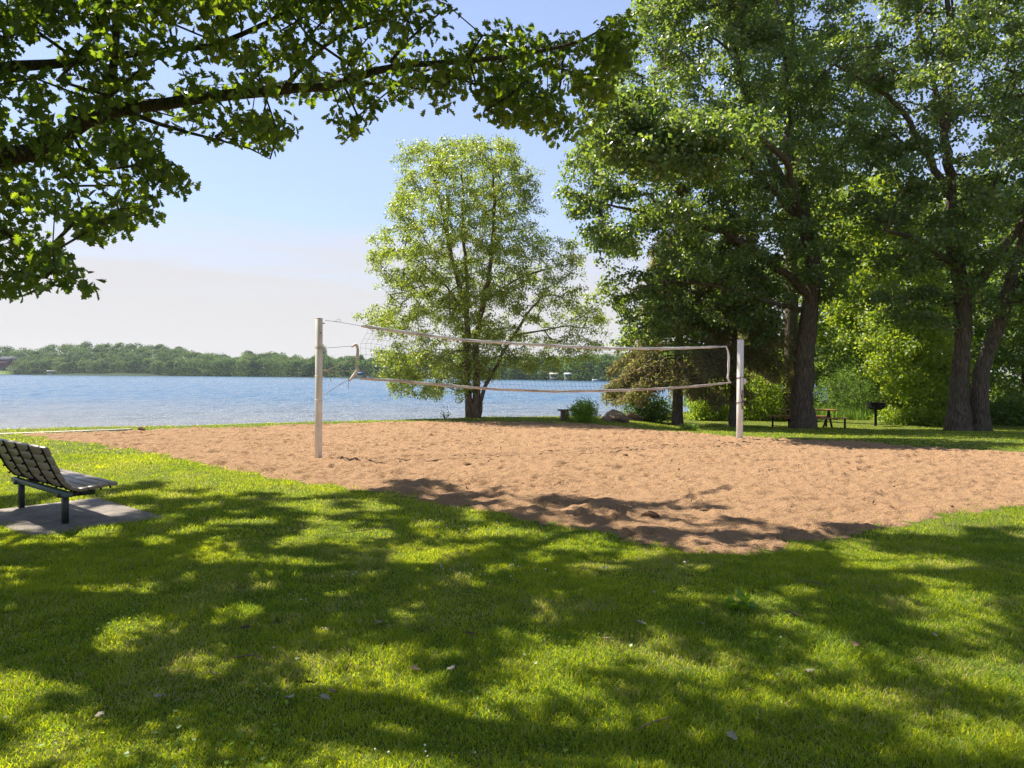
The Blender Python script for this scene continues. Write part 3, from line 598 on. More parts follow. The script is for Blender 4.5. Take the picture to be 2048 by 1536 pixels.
# small outlying sprays handled by the outline itself
bB = on_ground(1940, 862); DB = bB[1]
crB = [(1740, -300), (1690, -40), (1650, 60), (1640, 150), (1660, 240), (1700, 330), (1690, 420), (1720, 500), (1740, 590), (1800, 640), (1870, 660), (1900, 600), (1990, 640), (2060, 620), (2150, 650), (2300, 560), (2330, 200), (2250, -300)]
limB = [([bB+np.array([-0.45, 0, -0.1]), at(1916, 800, DB), at(1925, 700, DB), at(1928, 620, DB), at(1918, 540, DB), at(1900, 480, DB), at(1905, 380, DB), at(1890, 260, DB), at(1900, 100, DB), at(1890, -100, DB)], [DB/FPX*w_ for w_ in (27, 17.5, 15, 14.5, 14, 11.5, 9, 7.5, 6, 3)]),
        ([bB+np.array([0.42, 0.1, -0.1]), at(1958, 800, DB), at(1965, 730, DB), at(1990, 670, DB), at(2008, 620, DB), at(2022, 560, DB), at(2045, 480, DB), at(2060, 380, DB), at(2080, 200, DB), at(2100, -60, DB)], [DB/FPX*w_ for w_ in (24, 16.5, 14, 12.5, 12, 11, 9, 7.5, 6, 3)]),
        (limb_px([(1925, 600), (1960, 560), (2000, 510), (2048, 440), (2110, 360)], DB, DB-1.5), [0.22, 0.19, 0.16, 0.13, 0.06]),
        (limb_px([(1918, 540), (1870, 500), (1820, 470), (1760, 460)], DB, DB-2), [0.14, 0.11, 0.08, 0.03]),
        (limb_px([(1905, 400), (1850, 300), (1800, 210), (1740, 170), (1690, 140)], DB, DB-1), [0.14, 0.12, 0.09, 0.06, 0.02]),
        (limb_px([(1890, 260), (1870, 180), (1840, 60), (1820, -60)], DB, DB-1), [0.12, 0.09, 0.07, 0.03])]
build_tree('double_trunk_oak', 'large dark oak with two trunks joined at the base at the right edge', 'oak tree', bB, limB, crown_clusters(crB, DB, 3100, 4.6, 61, 0.25, 1.3, 0.85, 0.6, 10, 0.25), 0.40, 38, 0.15, M_oakfar, M_bark, up_bias=0.5, droop=0.4, seed=61, tip=0.008, accent=0.05, flat=0.8)

# --- river birch on the shore
bC = on_ground(945, 835); DC = bC[1]
crC = [(985, 262), (1020, 290), (1040, 330), (1070, 340), (1065, 380), (1075, 430), (1085, 470), (1150, 480), (1165, 520), (1150, 570), (1200, 610), (1215, 670), (1185, 720), (1160, 745), (1130, 700), (1090, 750), (1050, 740), (1010, 720), (1000, 760), (940, 770), (925, 800), (880, 790), (845, 800), (800, 790), (760, 745), (735, 720), (780, 690), (730, 640), (745, 620), (780, 600), (760, 540), (735, 520), (750, 470), (780, 440), (775, 400), (800, 380), (800, 330), (805, 300), (835, 275), (880, 265), (920, 285), (950, 285)]
limC = [([bC+np.array([-0.12, 0, -0.1]), at(937, 790, DC), at(933, 740, DC), at(936, 690, DC), at(930, 610, DC), at(905, 520, DC), at(890, 440, DC), at(870, 360, DC), at(850, 300, DC)], [0.17, 0.13, 0.125, 0.115, 0.10, 0.08, 0.06, 0.04, 0.015]),
        ([bC+np.array([0.14, 0, -0.1]), at(951, 790, DC), at(955, 740, DC), at(953, 680, DC), at(960, 620, DC), at(980, 560, DC), at(985, 480, DC), at(990, 400, DC), at(985, 330, DC), at(980, 285, DC)], [0.18, 0.14, 0.13, 0.12, 0.11, 0.09, 0.07, 0.055, 0.035, 0.012]),
        ([bC+np.array([0.2, 0.05, -0.1]), at(962, 790, DC), at(975, 760, DC), at(1000, 715, DC), at(1030, 670, DC), at(1050, 630, DC), at(1080, 600, DC), at(1110, 560, DC)], [0.10, 0.075, 0.065, 0.06, 0.055, 0.045, 0.03, 0.012]),
        (limb_px([(935, 660), (935, 560), (925, 460), (925, 370), (920, 300)], DC, DC+0.8), [0.08, 0.07, 0.055, 0.035, 0.012]),
        (limb_px([(936, 640), (900, 580), (850, 530), (800, 500)], DC, DC-1), [0.06, 0.045, 0.03, 0.012]),
        (limb_px([(970, 600), (1030, 560), (1080, 540), (1130, 530)], DC, DC-0.6), [0.05, 0.035, 0.025, 0.01]),
        (limb_px([(1030, 670), (1090, 660), (1140, 650), (1180, 660)], DC, DC+0.6), [0.04, 0.03, 0.02, 0.008])]
build_tree('river_birch', 'airy light green birch with several thin brown stems on the lake shore', 'birch tree', bC, limC, (lambda q: q[(project(q)[0] < 1050) | (np.random.default_rng(2).random(len(q)) < 0.5)])(crown_clusters(crC, DC, 3400, 2.4, 71, 0.28, 0.7, 0.48, 0.9, 8, 0.45)), 0.27, 38, 0.09, M_birch, M_bark_birch, up_bias=0.2, droop=0.9, seed=71, tip=0.004, accent=0.10, width=0.8)

# --- background trees of the right wood
def wood_tree(name, label, cat, base_px, D, poly, n, nl, ls, mat, trunk_r=0.18, top=None, seed=1, gap=0.3, crad=0.6, group='trees of the wood behind the lawn', lean=0, accent=0.03, bark=None, depth=4.0, up=0.5):
    x, yb = base_px; d = ray(x, yb); bx = d[0]*D; bz = float(land_z(bx, D)); base = np.array([bx, D, bz])
    ytop = min(p[1] for p in poly)+40; P = [base+np.array([0, 0, -0.1])]
    yb2 = project(base[None])[1][0]
    for t in (0.15, 0.4, 0.65, 0.9): P.append(at(x+lean*t, yb2+(ytop-yb2)*t, D))
    return build_tree(name, label, cat, base, [(P, [trunk_r*1.3, trunk_r, trunk_r*0.8, trunk_r*0.5, trunk_r*0.15])], crown_clusters(poly, D, int(n*1.35), depth, seed, gap, 0.9, 1.0, 0.6, 9, 0.3), crad, nl, ls, mat, bark or M_bark, group, seed=seed, tip=0.009, up_bias=up, droop=0.3, accent=accent, flat=0.8)
wood_tree('forest_tree', 'tall tree with slim trunk behind the broad oak, its top open against the sky', 'tree', (1583, 845), 36, [(1500, -280), (1420, -80), (1440, 60), (1500, 150), (1520, 260), (1600, 330), (1700, 380), (1790, 300), (1760, 150), (1720, 40), (1690, -100), (1620, -280)], 800, 30, 0.20, M_oakfar, 0.32, seed=81, gap=0.42, accent=0.03)
wood_tree('forest_tree', 'bright yellow-green tree between the broad oak and the two-trunk oak', 'tree', (1790, 820), 40, [(1690, 380), (1660, 480), (1660, 600), (1700, 680), (1780, 700), (1860, 690), (1900, 600), (1880, 470), (1820, 380), (1760, 330)], 620, 32, 0.20, M_maple, 0.2, seed=82, gap=0.2)
wood_tree('forest_tree', 'low leafy maple behind the grill with pale green foliage down to the undergrowth', 'tree', (1830, 845), 34.5, [(1745, 640), (1740, 730), (1790, 790), (1840, 815), (1900, 815), (1925, 740), (1905, 650), (1850, 600), (1790, 600)], 420, 34, 0.17, M_maple, 0.10, seed=83, gap=0.25, crad=0.5, depth=2.5)
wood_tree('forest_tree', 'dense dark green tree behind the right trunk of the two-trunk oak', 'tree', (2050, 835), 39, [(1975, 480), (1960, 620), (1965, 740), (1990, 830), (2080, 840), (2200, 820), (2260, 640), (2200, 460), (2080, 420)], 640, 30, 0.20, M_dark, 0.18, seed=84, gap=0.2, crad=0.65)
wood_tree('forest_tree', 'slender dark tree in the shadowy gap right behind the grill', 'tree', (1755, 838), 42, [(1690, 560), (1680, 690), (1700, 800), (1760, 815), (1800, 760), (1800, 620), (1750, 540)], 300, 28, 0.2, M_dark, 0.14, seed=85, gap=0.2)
wood_tree('forest_tree', 'shady green tree behind the left half of the picnic table', 'tree', (1530, 838), 44, [(1430, 560), (1420, 680), (1440, 790), (1500, 822), (1600, 820), (1650, 760), (1640, 600), (1560, 520), (1480, 520)], 420, 28, 0.22, M_oakfar, 0.2, seed=86, gap=0.25, crad=0.7)
wood_tree('forest_tree', 'mid green tree filling the wood between spruce and broad oak', 'tree', (1420, 835), 47, [(1330, 520), (1310, 640), (1340, 740), (1400, 770), (1480, 740), (1500, 600), (1440, 480)], 330, 28, 0.22, M_maple, 0.2, seed=87, gap=0.25, crad=0.7)
wood_tree('forest_tree', 'tall pale green tree far behind the picnic table', 'tree', (1665, 832), 52, [(1600, 330), (1580, 480), (1600, 640), (1640, 780), (1720, 790), (1760, 640), (1750, 440), (1690, 320)], 640, 26, 0.26, M_maple, 0.25, seed=88, gap=0.25, crad=0.85)
wood_tree('forest_tree', 'far green tree seen between the two trunks at the right', 'tree', (1955, 832), 46, [(1890, 360), (1880, 560), (1890, 740), (1930, 810), (2000, 800), (2040, 700), (2050, 500), (2000, 340)], 620, 26, 0.24, M_oakfar, 0.22, seed=89, gap=0.25, crad=0.8)
wood_tree('forest_tree', 'farthest dark tree closing the wood left of the two-trunk oak', 'tree', (1850, 832), 58, [(1760, 420), (1750, 640), (1780, 800), (1850, 815), (1920, 800), (1930, 560), (1880, 380)], 520, 24, 0.3, M_dark, 0.25, seed=90, gap=0.2, crad=1.0)
wood_tree('forest_tree', 'sparse tall tree at the top right corner behind the two-trunk oak', 'tree', (2120, 835), 44, [(2000, -260), (1960, 0), (1980, 200), (2000, 400), (2100, 480), (2260, 420), (2300, 0), (2200, -260)], 620, 26, 0.22, M_oakfar, 0.26, seed=91, gap=0.4, crad=0.7)

# --- spruces
def spruce(label, base_px, Dx, r0, height, z_low, reach, seed, nb=120, zmin=0.95):
    r = np.random.default_rng(seed); base = on_ground(*base_px)
    if Dx: d = ray(*base_px); base = np.array([d[0]*Dx, Dx, float(land_z(d[0]*Dx, Dx))])
    root = thing('spruce', label, 'spruce tree', base, 0, 'spruces at the lawn edge')
    v, f = tube_np(np.array([(0, 0, -0.1), (0, 0, 0.5), (0.05, 0, height*0.5), (0, 0, height)]), np.array([r0*1.25, r0, r0*0.55, 0.02]), 12); mesh('trunk', v, f, M_bark_spruce, root, True)
    BV, BF, off, P, Dr = [], [], 0, [], []
    for k in range(nb):
        t = r.random()**1.2; z = z_low+(height-z_low)*t; a = r.uniform(0, 2*math.pi); ln = reach*(1-t)**0.75*r.uniform(0.65, 1.1)+0.2
        s = np.linspace(0, 1, 9); rad = ln*s; zz = z+0.10*ln*s-0.62*ln*s**1.6
        pts = np.stack([rad*np.cos(a+0.1*s*r.normal()), rad*np.sin(a), np.maximum(zz, zmin+0.5*r.random())], 1)
        vv, ff = tube_np(pts, np.linspace(0.028, 0.004, 9), 5); BV.append(vv); BF.append(ff+off); off += len(vv)
        m = int(ln*44)
        tt = 0.16+0.84*r.random(m)**0.8; q = np.stack([np.interp(tt, s, pts[:, j]) for j in range(3)], 1)
        side = np.array([-math.sin(a), math.cos(a), 0]); w_ = r.uniform(-1, 1, m)*0.20*ln*(1.15-tt)
        q = q + side[None]*w_[:, None]; q[:, 2] -= np.abs(w_)*0.5+r.random(m)*0.16
        for h in range(3): P.append(q+r.normal(size=q.shape)*0.07)
    mesh('branches', np.concatenate(BV), np.concatenate(BF), M_bark_spruce, root, True)
    P = np.concatenate(P); P[:, 2] = np.maximum(P[:, 2], zmin-0.15)
    V, lo, fs, kk = scatter_leaves(P, 0.26, 0.2, 1.4, r=r, width=0.26)
    t = r.random(len(P))*0.8; t[r.random(len(P)) < 0.22] = 1.0
    mesh('crown', V, lo, M_spruce, root, False, np.repeat(t, kk), fs)
spruce('old spruce with brownish drooping needles and grey trunk behind the boulders', (1355, 843), 31.5, 0.235, 10.5, 2.2, 3.3, 101, 140)
spruce('second spruce with slim dark trunk just behind the right net post', (1466, 850), 31.0, 0.18, 9.5, 3.0, 2.7, 102, 90, 1.9)

# --- shrubs
def shrub(label, c, rx, rz, n, ls, mat, seed, group=None, width=1.0, stems=7, up=0.3, name='shrub', stalk=False, ry=None):
    r = np.random.default_rng(seed); root = thing(name, label, 'shrub', c, 0, group); ry = ry or rx*0.8
    BV, BF, off, P = [], [], 0, []
    ns = stems*3 if stalk else stems
    for k in range(ns):
        a = r.uniform(0, 6.28); R = math.sqrt(r.random()); tip = np.array([rx*R*math.cos(a), ry*R*math.sin(a), 2*rz*(1-0.35*R**2)*r.uniform(0.75, 1.05)])
        s = np.linspace(0, 1, 6)[:, None]; pts = tip*s+np.array([0, 0, 0.25*rz])*np.sin(s*math.pi)*R+np.array([0, 0, -0.05])
        vv, ff = tube_np(pts, np.linspace(0.02, 0.004, 6)*(0.5+rz), 5); BV.append(vv); BF.append(ff+off); off += len(vv)
        if stalk:
            m = n//ns//2; t = r.random(m)**0.8; P.append(pts[0]+(tip-pts[0])*t[:, None]+r.normal(size=(m, 3))*0.05)
    mesh('stem', np.concatenate(BV), np.concatenate(BF), M_bark, root, True)
    m = n if not stalk else n//2
    u = unit(r.normal(size=(m, 3)))*(r.random((m, 1))**0.38); u[:, 2] = np.abs(u[:, 2])
    lump = 1+0.42*vnoise(u[:, 0]*2+seed, u[:, 1]*2+u[:, 2]*2, 0.55, seed)+0.45*vnoise(u[:, 0]*2+seed, u[:, 1]*2+u[:, 2]*2, 0.2, seed+3)
    P.append(u*lump[:, None]*np.array([rx, ry, 2*rz])+np.array([0, 0, 0.05])); P = np.concatenate(P)
    P[:, 2] = np.maximum(P[:, 2], 0.02)
    V, lo, fs, k = scatter_leaves(P, ls, up, -0.4 if stalk else 0.2, r=r, width=width)
    mesh('foliage', V, lo, mat, root, False, np.repeat(r.random(len(P))*0.9, k), fs)
    return root
def gp(px, D): d = ray(px, 800); x = d[0]*D; return (x, D, float(land_z(x, D)))
cb = on_ground(1168, 844)
shrub('rounded bright green bush standing alone on the shore beside the low bench', cb, 0.60, 0.38, 5200, 0.075, M_bush, 111, width=0.55, stems=10, stalk=True)
shrub('grey-green shrub under the spruce beside the boulders at the water', gp(1300, 33), 1.3, 0.62, 5200, 0.10, M_dark, 112)
shrub('yellow-green bush in the gap between the two spruces', gp(1418, 36), 1.1, 0.85, 5200, 0.12, M_maple, 113, 'shrubs at the edge of the wood')
shrub('tall yellow-green bush right behind the slim spruce trunk', gp(1510, 37), 2.2, 1.7, 11000, 0.13, M_maple, 114, 'shrubs at the edge of the wood')
shrub('feathery light green bush behind the right end of the picnic table', gp(1690, 39), 2.2, 1.35, 12000, 0.11, M_weed, 115, 'shrubs at the edge of the wood', width=0.5)
shrub('broad pale leafy bush just right of the grill', gp(1800, 39), 1.7, 0.75, 6000, 0.13, M_maple, 116, 'shrubs at the edge of the wood')
shrub('low vine-covered mound left of the two-trunk oak', gp(1845, 33.8), 2.0, 0.42, 8500, 0.11, M_maple, 117, 'shrubs at the edge of the wood')
shrub('dark green shrub right of the two-trunk oak at the frame edge', gp(2045, 34), 1.8, 0.75, 6000, 0.12, M_dark, 118, 'shrubs at the edge of the wood')
shrub('shady shrub behind the broad oak trunk', gp(1585, 41), 2.0, 0.8, 5500, 0.13, M_dark, 119, 'shrubs at the edge of the wood')
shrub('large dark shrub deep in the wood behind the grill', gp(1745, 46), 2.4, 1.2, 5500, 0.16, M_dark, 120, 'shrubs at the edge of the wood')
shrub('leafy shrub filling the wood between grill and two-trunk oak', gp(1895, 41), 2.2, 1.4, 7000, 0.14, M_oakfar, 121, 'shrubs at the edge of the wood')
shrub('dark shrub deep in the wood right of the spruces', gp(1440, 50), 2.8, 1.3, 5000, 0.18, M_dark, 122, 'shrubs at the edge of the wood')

# --- tall weeds along the edge of the wood
r = np.random.default_rng(130); n = 16000
px = r.uniform(1385, 2120, n); D = r.uniform(36.5, 42, n)-2.0*smooth(1750, 1950, px); x = (px-CX)/FPX*D
z = land_z(x, D); hh = r.uniform(0.2, 0.75, n)*(0.6+1.2*np.clip(vnoise(x, D, 1.2, 9)+0.5, 0, 1)); a = r.uniform(0, 6.28, n); w = r.uniform(0.02, 0.045, n)
lean = r.normal(size=(n, 2))*0.22*hh[:, None]; b0 = np.stack([x, D, z-0.02], 1); s = np.stack([np.cos(a)*w, np.sin(a)*w, a*0], 1)
V = np.stack([b0-s, b0+s, b0+np.concatenate([lean, hh[:, None]], 1)], 1).reshape(-1, 3)
tag(mesh('tall_weeds', V, np.arange(3*n).reshape(-1, 3), M_weed, None, False, np.repeat(r.random(n)*0.9, 3)), 'tall light green weeds along the edge of the wood', 'weeds', None, 'stuff')

# ------------------------------------------------------------------ lawn blades
r = np.random.default_rng(140)
def blades(n, D0, D1, pw, wmul, hmul, seg2):
    u = r.random(n); q = pw; D = (D0**q+(D1**q-D0**q)*u)**(1/q); px = r.uniform(-330, 2380, n)
    x = (px-CX)/FPX*D; y = D
    keepm = inpoly(x, y, SHORE) & (polydist(x, y, SHORE) > 0.02)
    sdd = polydist(x, y, SAND)*np.where(inpoly(x, y, SAND), 1, -1)+ragged(x, y)
    keepm &= (sdd < -0.02+0.1*r.random(n)) | ((sdd < 0.35) & (r.random(n) < 0.13) & (vnoise(x, y, 0.11, 23) > 0.0)) | ((sdd < 1.3) & (y < 10) & (r.random(n) < 0.07) & (vnoise(x, y, 0.16, 24) > 0.22))
    keepm &= ~inpoly(x, y, PAD) | (inpoly(x, y, PAD) & (polydist(x, y, PAD) < 0.10) & (r.random(n) < 0.4))
    x, y = x[keepm], y[keepm]; n = len(x); z = land_z(x, y)
    tuft = np.clip(0.5+1.1*vnoise(x, y, 0.13, 51)+0.9*vnoise(x, y, 0.8, 52), 0.05, 1.5)
    h = r.uniform(0.018, 0.048, n)*(0.5+0.75*tuft)*hmul; w = r.uniform(0.0014, 0.0030, n)*wmul*(1+0*h)
    a = r.uniform(0, 6.28, n); sx_, sy_ = np.cos(a)*w, np.sin(a)*w; ln = r.normal(size=(n, 2))*0.55*h[:, None]
    b0 = np.stack([x, y, z-0.004], 1); s = np.stack([sx_, sy_, 0*w], 1); tipv = b0+np.stack([ln[:, 0], ln[:, 1], h], 1)
    tone = np.clip(0.42+0.35*r.normal(size=n)*0.7+0.5*vnoise(x, y, 1.3, 53)+0.45*vnoise(x, y, 0.25, 54), 0, 0.85)
    dead = r.random(n) < 0.05+0.10*np.clip(vnoise(x, y, 0.6, 55)*3, 0, 1)+0.22*np.clip(vnoise(x, y, 0.35, 56)*4-0.5, 0, 1); tone[dead] = 1.0
    if seg2:
        mid = b0+np.stack([ln[:, 0]*0.3, ln[:, 1]*0.3, h*0.58], 1)
        V = np.stack([b0-s, b0+s, mid+s*0.8, mid-s*0.8, tipv], 1).reshape(-1, 3); b_ = np.arange(n)[:, None]*5
        lo = (b_+np.array([0, 1, 2, 3, 3, 2, 4])[None]).ravel(); fs = np.tile([4, 3], n); k = 5
    else:
        V = np.stack([b0-s, b0+s, tipv], 1).reshape(-1, 3); lo = np.arange(3*n); fs = np.full(n, 3); k = 3
    return V, lo, fs, np.repeat(tone, k)
parts = [blades(520000, 2.3, 7.0, 1.15, 1.15, 1.0, True), blades(420000, 6.0, 14.0, 0.9, 2.2, 1.0, False), blades(280000, 12.0, 42.0, 0.7, 5.0, 1.0, False)]
off = 0; VV, LL, FF, TT = [], [], [], []
for V, lo, fs, t in parts: VV.append(V); LL.append(lo+off); FF.append(fs); TT.append(t); off += len(V)
tag(mesh('grass', np.concatenate(VV), np.concatenate(LL), M_grass, None, False, np.concatenate(TT), np.concatenate(FF)), 'mown green lawn grass', 'grass', None, 'stuff')
# clover heads and broad weeds in the lawn
r = np.random.default_rng(150); P = []
for cx_, cy_, sp, n in ((860, 1045, 60, 34), (930, 1060, 60, 26), (900, 1140, 50, 12), (1010, 1150, 50, 18), (860, 1515, 90, 6), (700, 1160, 30, 5), (760, 1045, 40, 8), (590, 1215, 20, 3), (1760, 905, 60, 12), (1980, 890, 70, 30)):
    for k in range(n):
        q = on_ground(cx_+r.normal()*sp, cy_+r.normal()*sp*0.22)
        if not inpoly(np.array([q[0]]), np.array([q[1]]), SAND)[0]: P.append(q+np.array([0, 0, r.uniform(0.03, 0.05)]))
b = MB()
for q in P:
    m = 5; rr = r.uniform(0.004, 0.0065)
    for k in range(2):
        vv = [q+rr*np.array([math.cos(j*6.283/m)*math.cos(e), math.sin(j*6.283/m)*math.cos(e), math.sin(e)]) for e in (-0.7, 0.2) for j in range(m)]+[q+np.array([0, 0, rr])]
    b.add(vv, [(j, (j+1) % m, m+(j+1) % m, m+j) for j in range(m)]+[(m+j, m+(j+1) % m, 2*m) for j in range(m)])
tag(b.build('clover_flowers', M_petal), 'small white clover flower heads scattered in the lawn', 'clover', None, 'stuff')
n = 5200; D = r.uniform(2.4, 9, n); px = r.uniform(-200, 2250, n); x = (px-CX)/FPX*D
k = (vnoise(x, D, 0.5, 61) > 0.12) & ~inpoly(x, D, SAND) & ~inpoly(x, D, PAD); x, D = x[k], D[k]
o = leaf_object('clover_patch', np.stack([x, D, land_z(x, D)+r.uniform(0.015, 0.04, len(x))], 1), 0.022, M_bush, None, up_bias=3.0, r=r, width=1.4)
tag(o, 'small round clover leaves growing through the grass', 'clover', None, 'stuff')

# fallen leaves, twigs
LEAF_PX = [(1400, 1258, 0.07, 'pale'), (905, 1350, 0.09, 'pale'), (755, 1256, 0.08, 'pale'), (650, 1412, 0.08, 'pale'), (320, 1408, 0.08, 'pale'), (578, 1410, 0.09, 'pale'), (200, 1448, 0.08, 'tan'), (665, 1398, 0.06, 'tan'), (1710, 1300, 0.09, 'brown'), (1728, 1290, 0.06, 'tan'),
           (1620, 1356, 0.09, 'pale'), (1750, 1182, 0.09, 'tan'), (1210, 1145, 0.09, 'pale'), (1465, 1490, 0.08, 'pale'), (1215, 1290, 0.08, 'tan'), (1282, 1258, 0.08, 'pale'), (1868, 1282, 0.07, 'pale'), (1240, 1082, 0.10, 'pale'), (1372, 1134, 0.09, 'pale'), (490, 1268, 0.08, 'brown'), (545, 1310, 0.06, 'pale'), (425, 1360, 0.08, 'pale'), (647, 1270, 0.08, 'pale'),
           (1308, 1195, 0.05, 'pale'), (1518, 1455, 0.05, 'pale'), (940, 1280, 0.08, 'brown'), (518, 1330, 0.07, 'brown'), (620, 1380, 0.07, 'brown'), (830, 1352, 0.08, 'brown'), (1500, 1395, 0.05, 'tan')]
r = np.random.default_rng(160)
LEAF_LAB = ['pale curled leaf lying in sun, right of the wide lower sun patch', 'large pale folded leaf in front centre with its stem up', 'pale leaf with long stem at the tip of a sun streak in mid lawn', 'long pale leaf at bottom left of centre beside a tan one', 'pale two-pointed leaf in deep shade at front left', 'long pale leaf in deep shade at front left of centre',
 'tan leaf with long stem at the edge of the bottom left sun patch', 'small tan leaf touching the long pale leaf at front centre left', 'dark brown crumpled leaf in right shade under a tan one', 'tan leaf lying on top of the dark crumpled leaf at right', 'whitish torn leaf in shade at front right of centre', 'tan leaf alone in far right shade near the upper sun patches',
 'pale leaf standing near the sand corner in shaded lawn', 'pale leaf at the bottom edge right of centre', 'dull tan leaf in the centre shade above a sun patch', 'pale flat leaf beside a dark upright stalk in the centre', 'small pale leaf in the right hand shade', 'cream leaf at the sand edge in the sunny strip', 'small pale leaf just below the front corner of the sand', 'dark brown leaf in shade in the left middle lawn',
 'tiny white leaf in shade left of centre above a dark twig', 'pale upright leaf in the left shade', 'pale leaf under the end of a sun streak left of centre', 'tiny pale leaf in mid shade right of centre', 'tiny pale leaf at front right in shade', 'brown leaf beside a sunlit tuft just left of centre', 'brown leaf tip by the dark twig in the left shade', 'brown leaf in front left centre shade between pale leaves', 'brown leaf in a sunny strip left of the large folded leaf', 'tiny tan leaf at front right near a shadow edge']
cnt_ = {}
M_pale_leaf = leafmat('pale_dry_leaf', (0.30, 0.25, 0.18), (0.45, 0.39, 0.31), (0.3, 0.22, 0.12), (0.4, 0.3, 0.2), 0.15, 0.6, 0.3)
M_brown_leaf = leafmat('brown_dry_leaf', (0.08, 0.045, 0.025), (0.16, 0.09, 0.05), (0.1, 0.05, 0.02), (0.15, 0.08, 0.03), 0.15, 0.6, 0.3)
lab = set()
for k, (x, y, s, c) in enumerate(LEAF_PX):
    q = on_ground(x, y); a = r.uniform(0, 6.28); ca, sa = math.cos(a), math.sin(a); cu = r.uniform(0.25, 0.6)
    v = np.array([(px_*1.0, py_-0.5, 0) for px_, py_, _ in OAK_V]); v[:, 2] = cu*np.abs(v[:, 0])+0.35*(v[:, 1]**2)+0.05*r.normal(size=len(v)); v *= s*0.82
    v = np.stack([v[:, 0]*ca-v[:, 1]*sa, v[:, 0]*sa+v[:, 1]*ca, v[:, 2]], 1)
    o = mesh('fallen_leaf', v, OAK_F, {'pale': M_pale_leaf, 'tan': M_dry, 'brown': M_brown_leaf}[c], None, False, np.full(len(v), r.random()*0.8))
    o.location = (q[0], q[1], q[2]+0.035); o.rotation_euler = (r.normal()*0.25, r.normal()*0.25, 0)
    tag(o, LEAF_LAB[k], 'fallen leaf', 'dry leaves on the lawn')
for x1, y1, x2, y2, lb in ((1270, 1478, 1342, 1448, 'thin pale fallen stick lying in the front centre lawn'), (655, 1078, 785, 1060, 'long thin twig lying in the grass left of the sand corner'), (450, 1332, 520, 1322, 'short dark twig in the shaded front left lawn'), (1560, 1230, 1610, 1245, 'short twig beside a weed in the middle right lawn'), (1590, 1170, 1660, 1180, 'slim brown twig near the sand on the right lawn')):
    a, c = on_ground(x1, y1), on_ground(x2, y2); m = (a+c)/2+np.array([0.01, 0.02, 0.0]); b = MB(); z = np.array([0, 0, 0.035])
    b.tube(np.array([a, (a+m)/2+np.array([0, .008, 0]), m, (m+c)/2-np.array([0, .006, 0]), c])+z-m*np.array([1, 1, 0]), [0.002, 0.0035, 0.004, 0.0035, 0.002], 6); b.bar(z+np.array([0.01, 0, 0]), z+np.array([0.05, 0.03, 0.01]), 0.003)
    o = b.build('fallen_twig', M_dry if 'pale' in lb else M_wood_old, None, True); o.location = (m[0], m[1], 0); tag(o, lb, 'twig', 'fallen twigs on the lawn')

# ------------------------------------------------------------------ volleyball posts and net
PL = on_ground(637, 914); PL[2] = 0; PR = on_ground(1479, 878); PR[2] = 0
nd_ = (PR-PL); nl = np.linalg.norm(nd_); nd_ /= nl; nn = np.cross(nd_, [0, 0, 1])
def on_net(px, py, off=0.0):           # point in the upright plane through both posts
    d = ray(px, py); P0 = PL+nn*off; t = (P0@nn-np.array([0, 0, EYE])@nn)/(d@nn); return np.array([0, 0, EYE])+d*t
zL = at(641, 637, PL[1])[2]; zR = at(1476, 680, PR[1])[2]
pl = thing('volleyball_post', 'near cream-painted square steel post at the left end of the net', 'net post', PL, math.atan2(nd_[1], nd_[0])+0.5, 'volleyball posts')
b = MB(); b.box((0, 0, zL/2-0.15), (0.105, 0.105, zL+0.3), bev=0.008); b.build('shaft', M_cream, pl)
b = MB(); b.box((0, 0, zL+0.004), (0.108, 0.108, 0.012), bev=0.003); b.build('cap', M_cream, pl)
for z in (zL-0.56, zL-0.535, zL-0.585, zL-1.12, zL-1.58):
    b = MB(); a = np.linspace(0, 2*math.pi, 17); sq = [(0.058*np.sign(math.cos(q))*min(1, abs(math.cos(q))*1.6), 0.058*np.sign(math.sin(q))*min(1, abs(math.sin(q))*1.6), z+0.01*math.sin(q)) for q in a]
    b.tube(np.array(sq), 0.006, 6, False); b.build('rope_wrap', M_rope, pl)
b = MB(); b.tube(np.array([(0.05, 0, zL-0.09), (0.13, 0.0, zL-0.085)]), 0.012, 8); b.build('eye_bolt', M_rust, pl)
b = MB(); b.tube(np.array([(0.0, -0.045, zL-0.28), (0.0, -0.058, zL-0.28)]), 0.014, 8); b.build('bolt_head', M_rust, pl)
pr = thing('volleyball_post', 'far white-painted square post with winch and rusty chain at the right end of the net', 'net post', PR, math.atan2(nd_[1], nd_[0])+0.1, 'volleyball posts')
b = MB(); b.box((0, 0, zR/2-0.15), (0.125, 0.125, zR+0.3), bev=0.01); b.build('shaft', M_white, pr)
b = MB(); b.box((0, 0, zR+0.004), (0.129, 0.129, 0.012), bev=0.003); b.build('cap', M_white, pr)
b = MB(); b.tube(np.array([(0.06, -0.03, zR-1.06), (0.13, -0.03, zR-1.06)]), 0.07, 14); b.tube(np.array([(0.13, -0.03, zR-1.06), (0.15, -0.03, zR-1.06)]), 0.03, 10); b.build('winch', M_white, pr, True); b = MB(); b.bar((0.155, -0.03, zR-1.05), (0.155, -0.03, zR-1.2), 0.02); b.build('crank_handle', M_rust, pr)
b = MB()
for k in range(11): z = zR-1.28-0.045*k; b.tube(np.array([(0.01*math.sin(k*1.3), -0.072, z), (0.012*math.cos(k*2.1)+0.006, -0.078, z-0.05)]), 0.009+0.004*(k > 7), 6)
b.build('chain', M_rust, pr)
for z in (zR-0.96, zR-1.6):
    b = MB(); b.tube(np.array([(-0.068, -0.068, z), (0.068, -0.068, z+0.01), (0.068, 0.068, z), (-0.068, 0.068, z-0.01), (-0.068, -0.068, z)]), 0.008, 6, False); b.build('strap', M_rust, pr)
b = MB()
